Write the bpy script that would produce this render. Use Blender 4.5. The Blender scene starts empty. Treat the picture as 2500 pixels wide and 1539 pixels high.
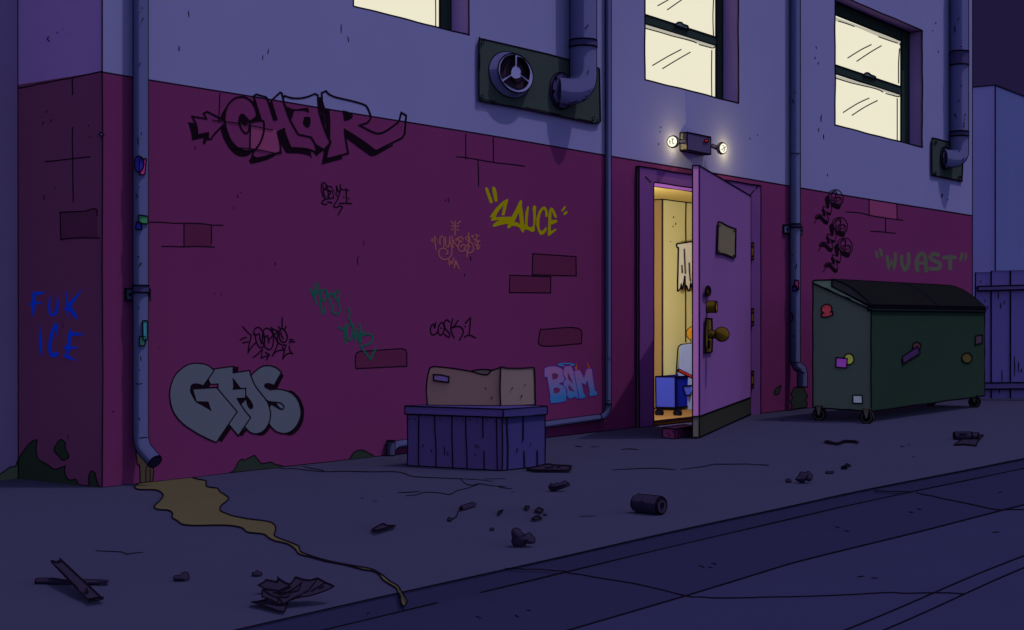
import bpy, math, random
from mathutils import Vector
from mathutils.geometry import tessellate_polygon
random.seed(7)
sc = bpy.context.scene
COL = sc.collection

# ------------------------------------------------------------------ camera model (the measured viewpoint)
CX, CY, FP, HZ, CH = 1250.0, 769.5, 3590.0, 781.0, 0.9
ANG = math.atan2(2647.0, FP)
_c, _s = math.cos(ANG), math.sin(ANG)
FW, RT = (_c, _s), (_s, -_c)
_d = FP * CH / (1191 - HZ); _l = (249.4 - CX) / FP * _d
CAM = (-(_d * FW[0] + _l * RT[0]), -(_d * FW[1] + _l * RT[1]))

def ray(px, py):
    u = (px - CX) / FP; v = -(py - HZ) / FP
    return (FW[0] + u * RT[0], FW[1] + u * RT[1], v)
def onY(px, py, Y=0.0):
    r = ray(px, py); t = (Y - CAM[1]) / r[1]
    return (CAM[0] + t * r[0], Y, CH + t * r[2])
def onX(px, py, X=0.0):
    r = ray(px, py); t = (X - CAM[0]) / r[0]
    return (X, CAM[1] + t * r[1], CH + t * r[2])
def onZ(px, py, Z=0.0):
    r = ray(px, py); t = (Z - CH) / r[2]
    return (CAM[0] + t * r[0], CAM[1] + t * r[1], Z)
def depth(p):
    return (p[0] - CAM[0]) * FW[0] + (p[1] - CAM[1]) * FW[1]
def proj(p):
    dx, dy = p[0] - CAM[0], p[1] - CAM[1]; d = dx * FW[0] + dy * FW[1]; l = dx * RT[0] + dy * RT[1]
    return (CX + FP * l / d, HZ - FP * (p[2] - CH) / d)
# surfaces: f(px, py, off) -> point on the surface, lifted off it towards the street
PS = 0.16   # paint and ink lie this much flatter than their nominal stacking order
def WALL(px, py, o=0.0): return onY(px, py, -o * PS)
def WALL3(px, py, o=0.0): return onY(px, py, -o)
def GROUND3(px, py, o=0.0): return onZ(px, py, o)
def SIDE(px, py, o=0.0): return onX(px, py, -o * PS)
def BACK(px, py, o=0.0): return onY(px, py, 0.746 - o * PS)
def GROUND(px, py, o=0.0): return onZ(px, py, o * .5)
KERB_DROP = 0.063
def ROAD(px, py, o=0.0): return onZ(px, py, -KERB_DROP + o * .5)
def yplane(Y): return lambda px, py, o=0.0: onY(px, py, Y - o)
def xplane(X): return lambda px, py, o=0.0: onX(px, py, X - o)
def vplane(P, Q):
    """upright plane through two ground points, lifted towards the viewer's side"""
    dx, dy = Q[0] - P[0], Q[1] - P[1]; L = math.hypot(dx, dy); nx, ny = dy / L, -dx / L
    if nx * (CAM[0] - P[0]) + ny * (CAM[1] - P[1]) < 0: nx, ny = -nx, -ny
    def fn(px, py, o=0.0):
        r = ray(px, py)
        t = (nx * (P[0] + nx * o - CAM[0]) + ny * (P[1] + ny * o - CAM[1])) / (nx * r[0] + ny * r[1])
        return (CAM[0] + t * r[0], CAM[1] + t * r[1], CH + t * r[2])
    return fn
def facing(P):
    """upright plane through a ground point, square to the street view"""
    return vplane(P, (P[0] + RT[0], P[1] + RT[1]))

# measured sheets of the survey drawing: sheet(x, y) -> survey pixel
def Z(x0, y0, s): return lambda x, y: (x0 + x / s, y0 + y / s)
zF = Z(0, 0, 0.9824); zA = Z(0, 0, 3.779); zB = Z(0, 600, 2.3267); zC = Z(430, 200, 4.0933); zD = Z(380, 850, 5.6)
zE = Z(560, 660, 3.8375); zSA = Z(1030, 430, 6.0475); zG = Z(1530, 380, 2.1); zH = Z(1140, 60, 5.04)
zI = Z(1560, 0, 3.6); zJ = Z(2000, 0, 3.15); zK = Z(1880, 440, 2.4387); zL = Z(900, 860, 3.8375)
zM = Z(0, 1050, 3.0914); zN = Z(560, 1120, 3.5086); zO = Z(1200, 1040, 3.03); zP = Z(1850, 1000, 2.8046)
zDZ = Z(1580, 560, 2.906); zT = Z(1960, 440, 6.3); zBM = Z(1310, 870, 11.63); zU = Z(280, 340, 3.78)
zW = Z(0, 180, 3.025); zV = Z(1080, 300, 2.606); zY = Z(1960, 660, 3.78); zFE = Z(2340, 640, 3.98)
zW1 = Z(830, 0, 7.017); zEL = Z(1600, 300, 11.164); zKN = Z(1700, 680, 6.3); zDF = Z(1540, 390, 7.2235)
zQ = Z(560, 760, 11.63); zX = Z(600, 1390, 10.233)

def parse(z, s, dx=0, dy=0):
    out = []
    for tok in s.split():
        c = tok.endswith('!')
        a, b = tok.rstrip('!').split(',')
        p = z(float(a) + dx, float(b) + dy)
        out.append((p[0], p[1], c))
    return out
def smooth(pts, closed=False, n=5):
    """Catmull-Rom through points; points marked as corners stay sharp"""
    P = [(p[0], p[1]) for p in pts]; K = [p[2] for p in pts]; N = len(P)
    if N < 3: return P
    res = []
    segs = N if closed else N - 1
    for i in range(segs):
        j = (i + 1) % N
        p1, p2 = P[i], P[j]
        p0 = P[i - 1] if (closed or i > 0) else p1
        p3 = P[(j + 1) % N] if (closed or j < N - 1) else p2
        if K[i]: p0 = (p1[0] * 2 - p2[0], p1[1] * 2 - p2[1])
        if K[j]: p3 = (p2[0] * 2 - p1[0], p2[1] * 2 - p1[1])
        if K[i] and K[j]:
            res.append(p1); continue
        for k in range(n):
            t = k / n; t2 = t * t; t3 = t2 * t
            res.append(tuple(0.5 * (2 * p1[a] + (p2[a] - p0[a]) * t + (2 * p0[a] - 5 * p1[a] + 4 * p2[a] - p3[a]) * t2 + (3 * p1[a] - p0[a] - 3 * p2[a] + p3[a]) * t3) for a in (0, 1)))
    if not closed: res.append(P[-1])
    return res
def curve(z, s, closed=False, n=5, dx=0, dy=0): return smooth(parse(z, s, dx, dy), closed, n)

# ------------------------------------------------------------------ materials
ILL = {'wall': (.456, .50, .583), 'shade': (.112, .136, .218), 'box': (.14, .17, .235), 'deep': (.115, .14, .215), 'fence': (.115, .14, .215), 'ground': (.456, .52, .63), 'top': (.456, .52, .63), 'one': (1, 1, 1), 'in': (1, 1, 1)}
def lin(v):
    v /= 255.0
    return v / 12.92 if v <= 0.04045 else ((v + 0.055) / 1.055) ** 2.4
_mats = {}
def mat(name, rgb, cls='wall', var=0.03):
    """painted matt surface with hard two-tone response and a slight uneven coat"""
    if name in _mats: return _mats[name]
    alb = [min(0.92, lin(c) / i) for c, i in zip(rgb, ILL[cls])]
    m = bpy.data.materials.new(name); m.use_nodes = True
    nt = m.node_tree; nt.nodes.clear()
    o = nt.nodes.new('ShaderNodeOutputMaterial'); b = nt.nodes.new('ShaderNodeBsdfToon')
    b.inputs['Size'].default_value = 0.995; b.inputs['Smooth'].default_value = 0.005
    tc = nt.nodes.new('ShaderNodeTexCoord'); nz = nt.nodes.new('ShaderNodeTexNoise'); nz.inputs['Scale'].default_value = 1.3; nz.inputs['Detail'].default_value = 3
    mp = nt.nodes.new('ShaderNodeMapRange'); mp.inputs[1].default_value = 0.3; mp.inputs[2].default_value = 0.7
    mp.inputs[3].default_value = 1 - var; mp.inputs[4].default_value = 1 + var
    mx = nt.nodes.new('ShaderNodeVectorMath'); mx.operation = 'SCALE'; mx.inputs[0].default_value = alb
    L = nt.links.new
    L(tc.outputs['Object'], nz.inputs['Vector']); L(nz.outputs['Fac'], mp.inputs[0]); L(mp.outputs[0], mx.inputs['Scale'])
    L(mx.outputs[0], b.inputs['Color']); L(b.outputs[0], o.inputs[0])
    m.diffuse_color = (*alb, 1)
    _mats[name] = m; return m
def glow(name, rgb, strength=1.0):
    if name in _mats: return _mats[name]
    m = bpy.data.materials.new(name); m.use_nodes = True
    nt = m.node_tree; nt.nodes.clear()
    o = nt.nodes.new('ShaderNodeOutputMaterial'); e = nt.nodes.new('ShaderNodeEmission')
    e.inputs[0].default_value = (*[lin(c) for c in rgb], 1); e.inputs[1].default_value = strength
    nt.links.new(e.outputs[0], o.inputs[0]); _mats[name] = m; return m
def grad_mat(name, top, bot, z0, z1, cls='wall'):
    """spray paint fading from one colour to another up the wall"""
    m = mat(name, top, cls); nt = m.node_tree
    b = [n for n in nt.nodes if n.type == 'BSDF_TOON'][0]
    tc = nt.nodes.new('ShaderNodeTexCoord'); sp = nt.nodes.new('ShaderNodeSeparateXYZ'); mp = nt.nodes.new('ShaderNodeMapRange'); rp = nt.nodes.new('ShaderNodeValToRGB')
    mp.inputs[1].default_value = z0; mp.inputs[2].default_value = z1
    rp.color_ramp.elements[0].color = (*[lin(c) / i for c, i in zip(bot, ILL[cls])], 1)
    rp.color_ramp.elements[1].color = (*[lin(c) / i for c, i in zip(top, ILL[cls])], 1)
    rp.color_ramp.elements[0].position = 0.15; rp.color_ramp.elements[1].position = 0.8
    L = nt.links.new
    L(tc.outputs['Object'], sp.inputs[0]); L(sp.outputs['Z'], mp.inputs[0]); L(mp.outputs[0], rp.inputs[0]); L(rp.outputs[0], b.inputs['Color'])
    return m
INK = mat('ink', (11, 7, 18), 'wall', 0.0)
LW = 3.6   # ink line width in survey pixels

# ------------------------------------------------------------------ mesh builder
class MB:
    def __init__(self): self.v = []; self.f = []; self.mi = []; self.sm = []; self.mats = []
    def _m(self, m):
        if m not in self.mats: self.mats.append(m)
        return self.mats.index(m)
    def add(self, verts, faces, m, smooth=False):
        b = len(self.v); self.v += [tuple(p) for p in verts]; i = self._m(m)
        for f in faces: self.f.append([b + k for k in f]); self.mi.append(i); self.sm.append(smooth)
    def poly(self, verts, m): self.add(verts, [list(range(len(verts)))], m)
    def box(self, x0, x1, y0, y1, z0, z1, m, ink=0, **faces):
        v = [(x0, y0, z0), (x1, y0, z0), (x1, y1, z0), (x0, y1, z0), (x0, y0, z1), (x1, y0, z1), (x1, y1, z1), (x0, y1, z1)]
        self.hexa(v, m, ink, **faces)
    def hexa(self, v, m, ink=0, **faces):
        """8 corners: bottom ring then top ring; faces: front(0-1) right(1-2) back(2-3) left(3-0) top bottom"""
        F = {'front': [0, 1, 5, 4], 'right': [1, 2, 6, 5], 'back': [2, 3, 7, 6], 'left': [3, 0, 4, 7], 'top': [4, 5, 6, 7], 'bottom': [3, 2, 1, 0]}
        for k, f in F.items(): self.add([v[i] for i in f], [[0, 1, 2, 3]], faces.get(k, m))
        if ink:
            for a, b in [(0, 1), (1, 2), (2, 3), (3, 0), (4, 5), (5, 6), (6, 7), (7, 4), (0, 4), (1, 5), (2, 6), (3, 7)]: self.line([v[a], v[b]], ink)
    def fill(self, pts, fn, off, m, holes=()):
        loops = [pts] + list(holes)
        t = tessellate_polygon([[Vector((p[0], p[1], 0)) for p in l] for l in loops])
        flat = [p for l in loops for p in l]
        vs = [fn(p[0], p[1], off) for p in flat]
        fs = []
        for a, b, c in t:
            pa, pb, pc = flat[a], flat[b], flat[c]
            ar = (pb[0] - pa[0]) * (pc[1] - pa[1]) - (pb[1] - pa[1]) * (pc[0] - pa[0])
            if abs(ar) < 1e-6: continue
            fs.append([a, b, c] if ar < 0 else [a, c, b])
        self.add(vs, fs, m)
    def stroke(self, pts, fn, off, m=None, w=LW, taper=False, closed=False, rise=0.0012):
        """a drawn line laid on a surface: constant (or tapering) width ribbon with round ends"""
        m = m or INK
        P = [pts[0]]
        for p in pts[1:]:
            if math.hypot(p[0] - P[-1][0], p[1] - P[-1][1]) > 0.05: P.append(p)
        if closed and math.hypot(P[0][0] - P[-1][0], P[0][1] - P[-1][1]) < 0.05: P.pop()
        N = len(P)
        if N < 2: return
        Lp, Rp = [], []
        h = w / 2
        def dirn(a, b):
            dx, dy = b[0] - a[0], b[1] - a[1]; L = math.hypot(dx, dy) or 1; return dx / L, dy / L
        for i in range(N):
            if closed: d1 = dirn(P[i - 1], P[i]); d2 = dirn(P[i], P[(i + 1) % N])
            else:
                d1 = dirn(P[i - 1], P[i]) if i else dirn(P[0], P[1]); d2 = dirn(P[i], P[i + 1]) if i < N - 1 else d1
            tx, ty = d1[0] + d2[0], d1[1] + d2[1]; L = math.hypot(tx, ty)
            if L < 0.3: tx, ty = d1; L = 1
            tx, ty = tx / L, ty / L; nx, ny = -ty, tx
            cs = nx * -d1[1] + ny * d1[0]; k = 1 / max(0.55, cs)
            hw = h
            if taper:
                u = i / (N - 1); hw = h * (0.35 + 0.65 * math.sin(math.pi * min(1, max(0, 0.15 + 0.75 * u))))
            Lp.append((P[i][0] + nx * hw * k, P[i][1] + ny * hw * k)); Rp.append((P[i][0] - nx * hw * k, P[i][1] - ny * hw * k))
        oo = [off + rise * i / N for i in range(N)]
        vs = [fn(*Lp[i], oo[i]) for i in range(N)] + [fn(*Rp[i], oo[i]) for i in range(N)]
        fs = [[i, i + 1, N + i + 1, N + i] for i in range(N - 1)]
        if closed: fs.append([N - 1, 0, N, 2 * N - 1])
        self.add(vs, fs, m)
        if not closed and not taper and w > 2:
            for i, j in ((0, 1), (N - 1, N - 2)):
                d = dirn(P[j], P[i]); a0 = math.atan2(d[1], d[0])
                self.add([fn(P[i][0] + h * math.cos(a0 + a), P[i][1] + h * math.sin(a0 + a), oo[i]) for a in [math.pi / 2 * q / 4 for q in range(-4, 5)]], [list(range(9))], m)
    def line(self, pts, r=None, m=None, sides=5, closed=False):
        """an inked edge: thin round line in space"""
        m = m or INK
        pts = [Vector(p) for p in pts]
        Q = [pts[0]]
        for p in pts[1:]:
            if (p - Q[-1]).length > 1e-5: Q.append(p)
        if len(Q) < 2: return
        rd = None
        if r is None or r == 1: rd = [LW * 0.5 * max(2.5, depth(q)) / FP for q in Q]; r = rd[0]
        self.tube(Q, r, m, sides, False, closed=closed, radii=rd)
    def tube(self, pts, r, m, sides=24, sm=True, caps=None, closed=False, radii=None):
        pts = [Vector(p) for p in pts]; N = len(pts)
        def tan(i):
            a = pts[(i - 1) % N] if (closed or i) else pts[0]; b = pts[(i + 1) % N] if (closed or i < N - 1) else pts[-1]
            return (b - a).normalized()
        t = tan(0); u = t.orthogonal().normalized()
        if abs(t.z) < 0.9: u = t.cross(Vector((0, 0, 1))).normalized()
        rings = []
        for i in range(N):
            t = tan(i); u = (u - t * u.dot(t)).normalized(); w = t.cross(u)
            ri = radii[i] if radii else r
            rings.append([pts[i] + (u * math.cos(2 * math.pi * k / sides) + w * math.sin(2 * math.pi * k / sides)) * ri for k in range(sides)])
        vs = [p for g in rings for p in g]
        fs = []
        for i in range(N if closed else N - 1):
            j = (i + 1) % N
            for k in range(sides):
                k2 = (k + 1) % sides
                fs.append([i * sides + k, i * sides + k2, j * sides + k2, j * sides + k])
        self.add(vs, fs, m, sm)
        if caps:
            for g, mm in ((rings[0][::-1], caps), (rings[-1], caps)): self.add(g, [list(range(sides))], mm)
        return rings
    def pipe(self, pts, r, m, sides=28, caps=None, ink=True, radii=None):
        self.tube(pts, r, m, sides, True, caps, radii=radii)
        if ink: self.contour(pts, r, radii)
    def contour(self, pts, r, radii=None):
        pts = [Vector(p) for p in pts]; cam = Vector((CAM[0], CAM[1], CH)); A, B = [], []
        prev = None
        for i, p in enumerate(pts):
            t = (pts[min(i + 1, len(pts) - 1)] - pts[max(i - 1, 0)]).normalized(); s = t.cross(p - cam)
            if s.length < 1e-6: continue
            s.normalize()
            if prev is not None and s.dot(prev) < 0: s = -s
            prev = s; ri = radii[i] if radii else r
            A.append(p + s * ri); B.append(p - s * ri)
        self.line(A); self.line(B)
    def ring(self, c, axis, r, m=None, lw=None, n=28, ry=None, up=None):
        axis = Vector(axis).normalized(); u = Vector(up) if up else axis.orthogonal().normalized(); w = axis.cross(u)
        c = Vector(c)
        self.line([c + u * math.cos(2 * math.pi * k / n) * r + w * math.sin(2 * math.pi * k / n) * (ry or r) for k in range(n)], lw, m, closed=True)
    def disc(self, c, axis, r, m, n=28):
        axis = Vector(axis).normalized(); u = axis.orthogonal().normalized(); w = axis.cross(u); c = Vector(c)
        self.poly([c + (u * math.cos(2 * math.pi * k / n) + w * math.sin(2 * math.pi * k / n)) * r for k in range(n)], m)
    def cyl(self, a, b, r, m, cap=None, sides=28, ink=True, r2=None):
        a, b = Vector(a), Vector(b); ax = b - a
        self.tube([a, b], r, m, sides, True, cap or m, radii=[r, r2 or r])
        if ink:
            self.contour([a, b], r, [r, r2 or r]); self.ring(a, ax, r); self.ring(b, ax, r2 or r)
    def sphere(self, c, r, m, ink=True, seg=24, sq=1.0):
        c = Vector(c); vs, fs = [], []; rg = seg // 2
        for i in range(rg + 1):
            a = math.pi * i / rg
            for k in range(seg):
                b = 2 * math.pi * k / seg; vs.append(c + Vector((r * math.sin(a) * math.cos(b), r * math.sin(a) * math.sin(b), r * sq * math.cos(a))))
        for i in range(rg):
            for k in range(seg):
                k2 = (k + 1) % seg; fs.append([i * seg + k, (i + 1) * seg + k, (i + 1) * seg + k2, i * seg + k2])
        self.add(vs, fs, m, True)
        if ink: self.ring(c, c - Vector((CAM[0], CAM[1], CH)), r)
    def slab(self, pts, fn, o0, o1, m, side=None, ink=True, edge=None):
        """plate cut to an outline, standing off a surface from o0 to o1"""
        self.fill(pts, fn, o1, m)
        N = len(pts); a = [fn(*p, o0) for p in pts]; b = [fn(*p, o1) for p in pts]
        for i in range(N):
            j = (i + 1) % N; self.add([a[i], a[j], b[j], b[i]], [[0, 1, 2, 3]], side or m)
        if ink: self.stroke(pts, fn, o1 + 0.002, w=edge or LW, closed=True)
    def lump(self, pts, P, m, thick, ink=True, w=LW):
        """rounded lump whose widest section follows an outline standing on the ground at P"""
        fn = facing(P)
        eq = [Vector(fn(*p)) for p in pts]
        c = sum(eq, Vector()) / len(eq); nrm = Vector((-FW[0], -FW[1], 0))
        N = len(eq); rows = []
        for k in range(-4, 5):
            a = math.pi / 2 * k / 4.5; rows.append([c + (p - c) * math.cos(a) + nrm * thick * math.sin(a) for p in eq])
        vs = [p for g in rows for p in g]; fs = []
        for i in range(8):
            for k in range(N): fs.append([i * N + k, i * N + (k + 1) % N, (i + 1) * N + (k + 1) % N, (i + 1) * N + k])
        fs.append(list(range(N))[::-1]); fs.append([8 * N + k for k in range(N)])
        self.add(vs, fs, m, True)
        if ink: self.line(eq, w * 0.5 * depth(eq[0]) / FP, closed=True)
    def mesh(self, name, origin=(0, 0, 0)):
        me = bpy.data.meshes.new(name)
        o = origin
        me.from_pydata([(p[0] - o[0], p[1] - o[1], p[2] - o[2]) for p in self.v], [], self.f)
        for m in self.mats: me.materials.append(m)
        me.polygons.foreach_set('material_index', self.mi); me.polygons.foreach_set('use_smooth', self.sm)
        me.update(); return me

ORG = {}
def thing(name, label, cat, loc, group=None):
    o = bpy.data.objects.new(name, None); COL.objects.link(o); o.location = loc; o.empty_display_size = 0.1
    o['label'] = label; o['category'] = cat
    if group: o['group'] = group
    ORG[o.name] = tuple(loc); return o
def part(name, mb, parent, label=None):
    org = ORG[parent.name]
    o = bpy.data.objects.new(name, mb.mesh(name, org)); COL.objects.link(o); o.parent = parent
    ORG[o.name] = org
    if label: o['label'] = label
    return o
def single(name, mb, label, cat, loc, group=None):
    o = bpy.data.objects.new(name, mb.mesh(name, loc)); COL.objects.link(o); o.location = loc
    o['label'] = label; o['category'] = cat
    if group: o['group'] = group
    ORG[o.name] = tuple(loc); return o
def struct(name, mb):
    o = bpy.data.objects.new(name, mb.mesh(name)); COL.objects.link(o); o['kind'] = 'structure'; return o
def ticks(mb, z, fn, off, lines, m=None, w=2.6, taper=True):
    for s in lines:
        p = curve(z, s, n=4)
        if len(p) == 2: p = [p[0], ((p[0][0] + p[1][0]) / 2 + 0.4, (p[0][1] + p[1][1]) / 2), p[1]]
        mb.stroke(p, fn, off, m, w, taper)
def wob(a, b, n=14, amp=0.9):
    """hand-drawn straight line between two survey pixels"""
    dx, dy = b[0] - a[0], b[1] - a[1]; L = math.hypot(dx, dy) or 1; nx, ny = -dy / L, dx / L
    ph = random.random() * 6; ph2 = random.random() * 6
    return [(a[0] + dx * t + nx * q, a[1] + dy * t + ny * q) for t in [i / n for i in range(n + 1)] for q in [amp * (math.sin(ph + t * 9) * 0.6 + math.sin(ph2 + t * 23) * 0.4)]]
def ell(cx, cy, rx, ry, n=28, rot=0.0):
    c, s = math.cos(rot), math.sin(rot)
    return [(cx + rx * math.cos(a) * c - ry * math.sin(a) * s, cy + rx * math.cos(a) * s + ry * math.sin(a) * c) for a in [2 * math.pi * k / n for k in range(n)]]
def zell(z, cx, cy, rx, ry, n=28, rot=0.0): return [z(*p) for p in ell(cx, cy, rx, ry, n, rot)]
# ================================================================== light, world, camera
EL, AZ = math.radians(67), math.radians(-54)
SUN_DIR = Vector((math.cos(AZ) * math.cos(EL), math.sin(AZ) * math.cos(EL), math.sin(EL)))
w = bpy.data.worlds.new('World'); sc.world = w; w.use_nodes = True
sky = w.node_tree.nodes.new('ShaderNodeTexSky'); sky.sky_type = 'NISHITA'; sky.sun_disc = False
sky.sun_elevation = EL; sky.sun_rotation = math.atan2(SUN_DIR.x, SUN_DIR.y)
bg = w.node_tree.nodes['Background']; bg.inputs[1].default_value = 0.15
w.node_tree.links.new(sky.outputs[0], bg.inputs[0])
sl = bpy.data.lights.new('sun', 'SUN'); sl.energy = 1.2; sl.angle = math.radians(0.5); sl.color = (1, 0.98, 0.95)
so = bpy.data.objects.new('sun', sl); COL.objects.link(so); so.location = (10, -20, 25)
so.rotation_euler = (-SUN_DIR).to_track_quat('-Z', 'Y').to_euler()
cd = bpy.data.cameras.new('camera'); co = bpy.data.objects.new('camera', cd); COL.objects.link(co)
co.location = (CAM[0], CAM[1], CH); co.rotation_euler = (math.pi / 2, 0, ANG - math.pi / 2)
cd.sensor_width = 36; cd.lens = 36 * FP / 2500; cd.shift_y = (HZ - CY) / 2500; cd.clip_end = 600; cd.clip_start = 0.05
sc.camera = co
sc.view_settings.view_transform = 'Standard'; sc.view_settings.look = 'None'; sc.view_settings.exposure = 0

# ================================================================== setting: sky, pavement, kerb, gutter, road
mb = MB(); M_SKY = glow('night_sky', (31, 24, 57))
n = 24
for i in range(n):
    a0, a1 = math.radians(-30 + 115 * i / n), math.radians(-30 + 115 * (i + 1) / n)
    for e0, e1 in ((-3, 12), (12, 30), (30, 45)):
        v = [(CAM[0] + 120 * math.cos(a) * math.cos(math.radians(e)), CAM[1] + 120 * math.sin(a) * math.cos(math.radians(e)), CH + 120 * math.sin(math.radians(e))) for a, e in ((a0, e0), (a1, e0), (a1, e1), (a0, e1))]
        mb.poly(v, M_SKY)
struct('sky', mb)

KERB = [(-80, -3.24), (-2, -3.262), (0, -3.277), (2, -3.312), (3.3, -3.375), (4.7, -3.46), (8, -3.55), (150, -3.6)]
GUT = [(-80, -3.87), (-1.3, -3.88), (0.3, -3.885), (2.7, -4.05), (8, -4.2), (150, -4.3)]
def yat(poly, x):
    for (xa, ya), (xb, yb) in zip(poly, poly[1:]):
        if xa <= x <= xb: return ya + (yb - ya) * (x - xa) / (xb - xa)
XS = sorted(set([p[0] for p in KERB + GUT]))
M_PAVE = mat('pavement_concrete', (44, 43, 74), 'ground', 0.02); M_KERB = mat('kerb_stone', (31, 29, 62), 'wall', 0.02)
M_GUT = mat('gutter_concrete', (31, 30, 63), 'ground', 0.02); M_ROAD = mat('road_asphalt', (36, 35, 71), 'ground', 0.02)
mb = MB()
for a, b in zip(XS, XS[1:]): mb.add([(a, yat(KERB, a), 0), (b, yat(KERB, b), 0), (b, 40, 0), (a, 40, 0)], [[0, 1, 2, 3]], M_PAVE)
for s in ["425,82 490,88 550,85 680,100 820,112 1000,108 1200,113 1420,112 1500,128 1545,145 1600,155 1750,163 2000,173 2130,180 2260,195",
          "630,65 700,83 790,98 820,112", "1975,172 2010,205 2040,222 2085,228 2140,215 2250,232 2370,237", "2140,218 2050,250 1950,275 1910,298 1875,307 1800,293 1680,288 1600,310 1510,319",
          "1445,292 1550,287 1635,280", "2300,237 2350,250 2425,258", "2185,174 2370,172", "1125,335 1150,340", "1230,367 1265,362", "2415,283 2435,286"]:
    mb.stroke(curve(zN, s), GROUND, 0.002, w=2.2, taper=True)
for s in ["618,148 640,153 668,153", "735,155 797,155", "958,175 1020,170 1088,177", "893,326 1050,318 1220,313 1300,320 1365,325", "1400,323 1500,310 1590,297 1650,284 1750,284 1880,282 1960,287 2055,293", "655,669 775,667", "1443,105 1450,105"]:
    mb.stroke(curve(zO, s), GROUND, 0.002, w=2.2, taper=True)
for s in ["160,75 170,73 178,78", "207,70 213,75", "978,256 988,251 1000,257", "1030,237 1042,245", "1055,324 1077,324", "0,379 50,380 78,383", "1058,192 1061,194", "1132,256 1135,257"]:
    mb.stroke(curve(zP, s), GROUND, 0.002, w=2.4, taper=True)
mb.stroke(curve(zM, "720,911 800,915 910,920 940,930 965,938 1000,930 1080,922"), GROUND, 0.002, w=2.4, taper=True)
struct('pavement', mb)
def strip_line(mb, poly, z, x0, x1, fn, o=0.003, gap=None, amp=0.004):
    p = []; x = x0; k = 0
    while x <= x1:
        q = (x, yat(poly, x) + amp * math.sin(x * 3.1), z)
        if gap and gap[0] < x < gap[1]:
            if len(p) > 1: mb.stroke(p, fn, o, w=3.5)
            p = []
        elif depth(q) > 2.2: p.append(proj(q))
        x += 0.12
    if len(p) > 1: mb.stroke(p, fn, o, w=3.5)
mb = MB()
for a, b in zip(XS, XS[1:]): mb.add([(a, yat(KERB, a), -KERB_DROP), (b, yat(KERB, b), -KERB_DROP), (b, yat(KERB, b), 0), (a, yat(KERB, a), 0)], [[0, 1, 2, 3]], M_KERB)
def KF(px, py, o=0.0):
    """the kerb's upright face"""
    x = onY(px, py, -3.3)[0]; y = yat(KERB, x)
    for _ in range(6): x = onY(px, py, y)[0]; y = yat(KERB, x)
    return onY(px, py, y - o)
strip_line(mb, KERB, 0.0, -3.2, 7.5, lambda px, py, o=0: KF(px, py + 1.3, .002)); strip_line(mb, KERB, -KERB_DROP, -3.2, 7.5, ROAD, gap=(-1.14, -1.03))
mb.stroke(curve(zO, "105,1055 165,1055 260,1062 330,1060 440,1068 480,1073 540,1075 560,1082"), KF, 0.003, w=2.6)
mb.stroke(curve(zP, "800,558 940,562 1060,565 1085,569"), KF, 0.003, w=2.6)
mb.stroke(curve(zN, "1180,1323 1200,1319"), KF, 0.003, w=2.6)
struct('kerb', mb)
mb = MB()
for a, b in zip(XS, XS[1:]): mb.add([(a, yat(GUT, a), -KERB_DROP), (b, yat(GUT, b), -KERB_DROP), (b, yat(KERB, b), -KERB_DROP), (a, yat(KERB, a), -KERB_DROP)], [[0, 1, 2, 3]], M_GUT)
strip_line(mb, GUT, -KERB_DROP, -3.2, 9, ROAD)
mb.stroke(curve(zO, "560,1082 575,1090 650,1098 800,1125 1050,1165 1250,1210 1400,1248 1490,1266"), ROAD, 0.002, w=2.8)
mb.stroke(curve(zP, "1085,569 1150,585 1210,595 1250,607 1420,640 1600,680 1680,688"), ROAD, 0.002, w=2.8)
ticks(mb, zO, ROAD, 0.002, ["1535,1033 1560,1040 1575,1050", "1605,1042 1635,1050", "1625,1015 1650,1018 1663,1030", "260,1362 290,1365", "172,1400 203,1415"])
ticks(mb, zP, ROAD, 0.002, ["530,800 560,810", "593,828 630,836", "1033,700 1065,707", "1090,680 1123,686", "1648,570 1673,564"])
ticks(mb, zN, ROAD, 0.002, ["2112,1350 2157,1367", "2445,1337 2460,1345"])
struct('gutter', mb)
mb = MB()
for a, b in zip(XS, XS[1:]): mb.add([(a, -60, -KERB_DROP), (b, -60, -KERB_DROP), (b, yat(GUT, b), -KERB_DROP), (a, yat(GUT, a), -KERB_DROP)], [[0, 1, 2, 3]], M_ROAD)
strip_line(mb, [(-80, -4.545), (150, -4.6)], -KERB_DROP, -3, 8, ROAD, amp=0.006); strip_line(mb, [(-80, -4.66), (150, -4.66)], -KERB_DROP, -3, 8, ROAD, amp=0.006)
mb.stroke(curve(zO, "1490,1266 1550,1265 1640,1272 1790,1272 1965,1269"), ROAD, 0.002, w=2.8)
mb.stroke(curve(zP, "0,1285 300,1280 620,1268 840,1255 940,1253 1000,1258 1150,1255 1300,1255 1405,1262"), ROAD, 0.002, w=2.8)
mb.stroke(curve(zP, "1680,688 1720,685 1823,685"), ROAD, 0.002, w=2.8)
ticks(mb, zP, ROAD, 0.002, ["680,1146 730,1140", "778,1153 820,1155", "1605,842 1655,838"])
struct('road', mb)

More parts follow.
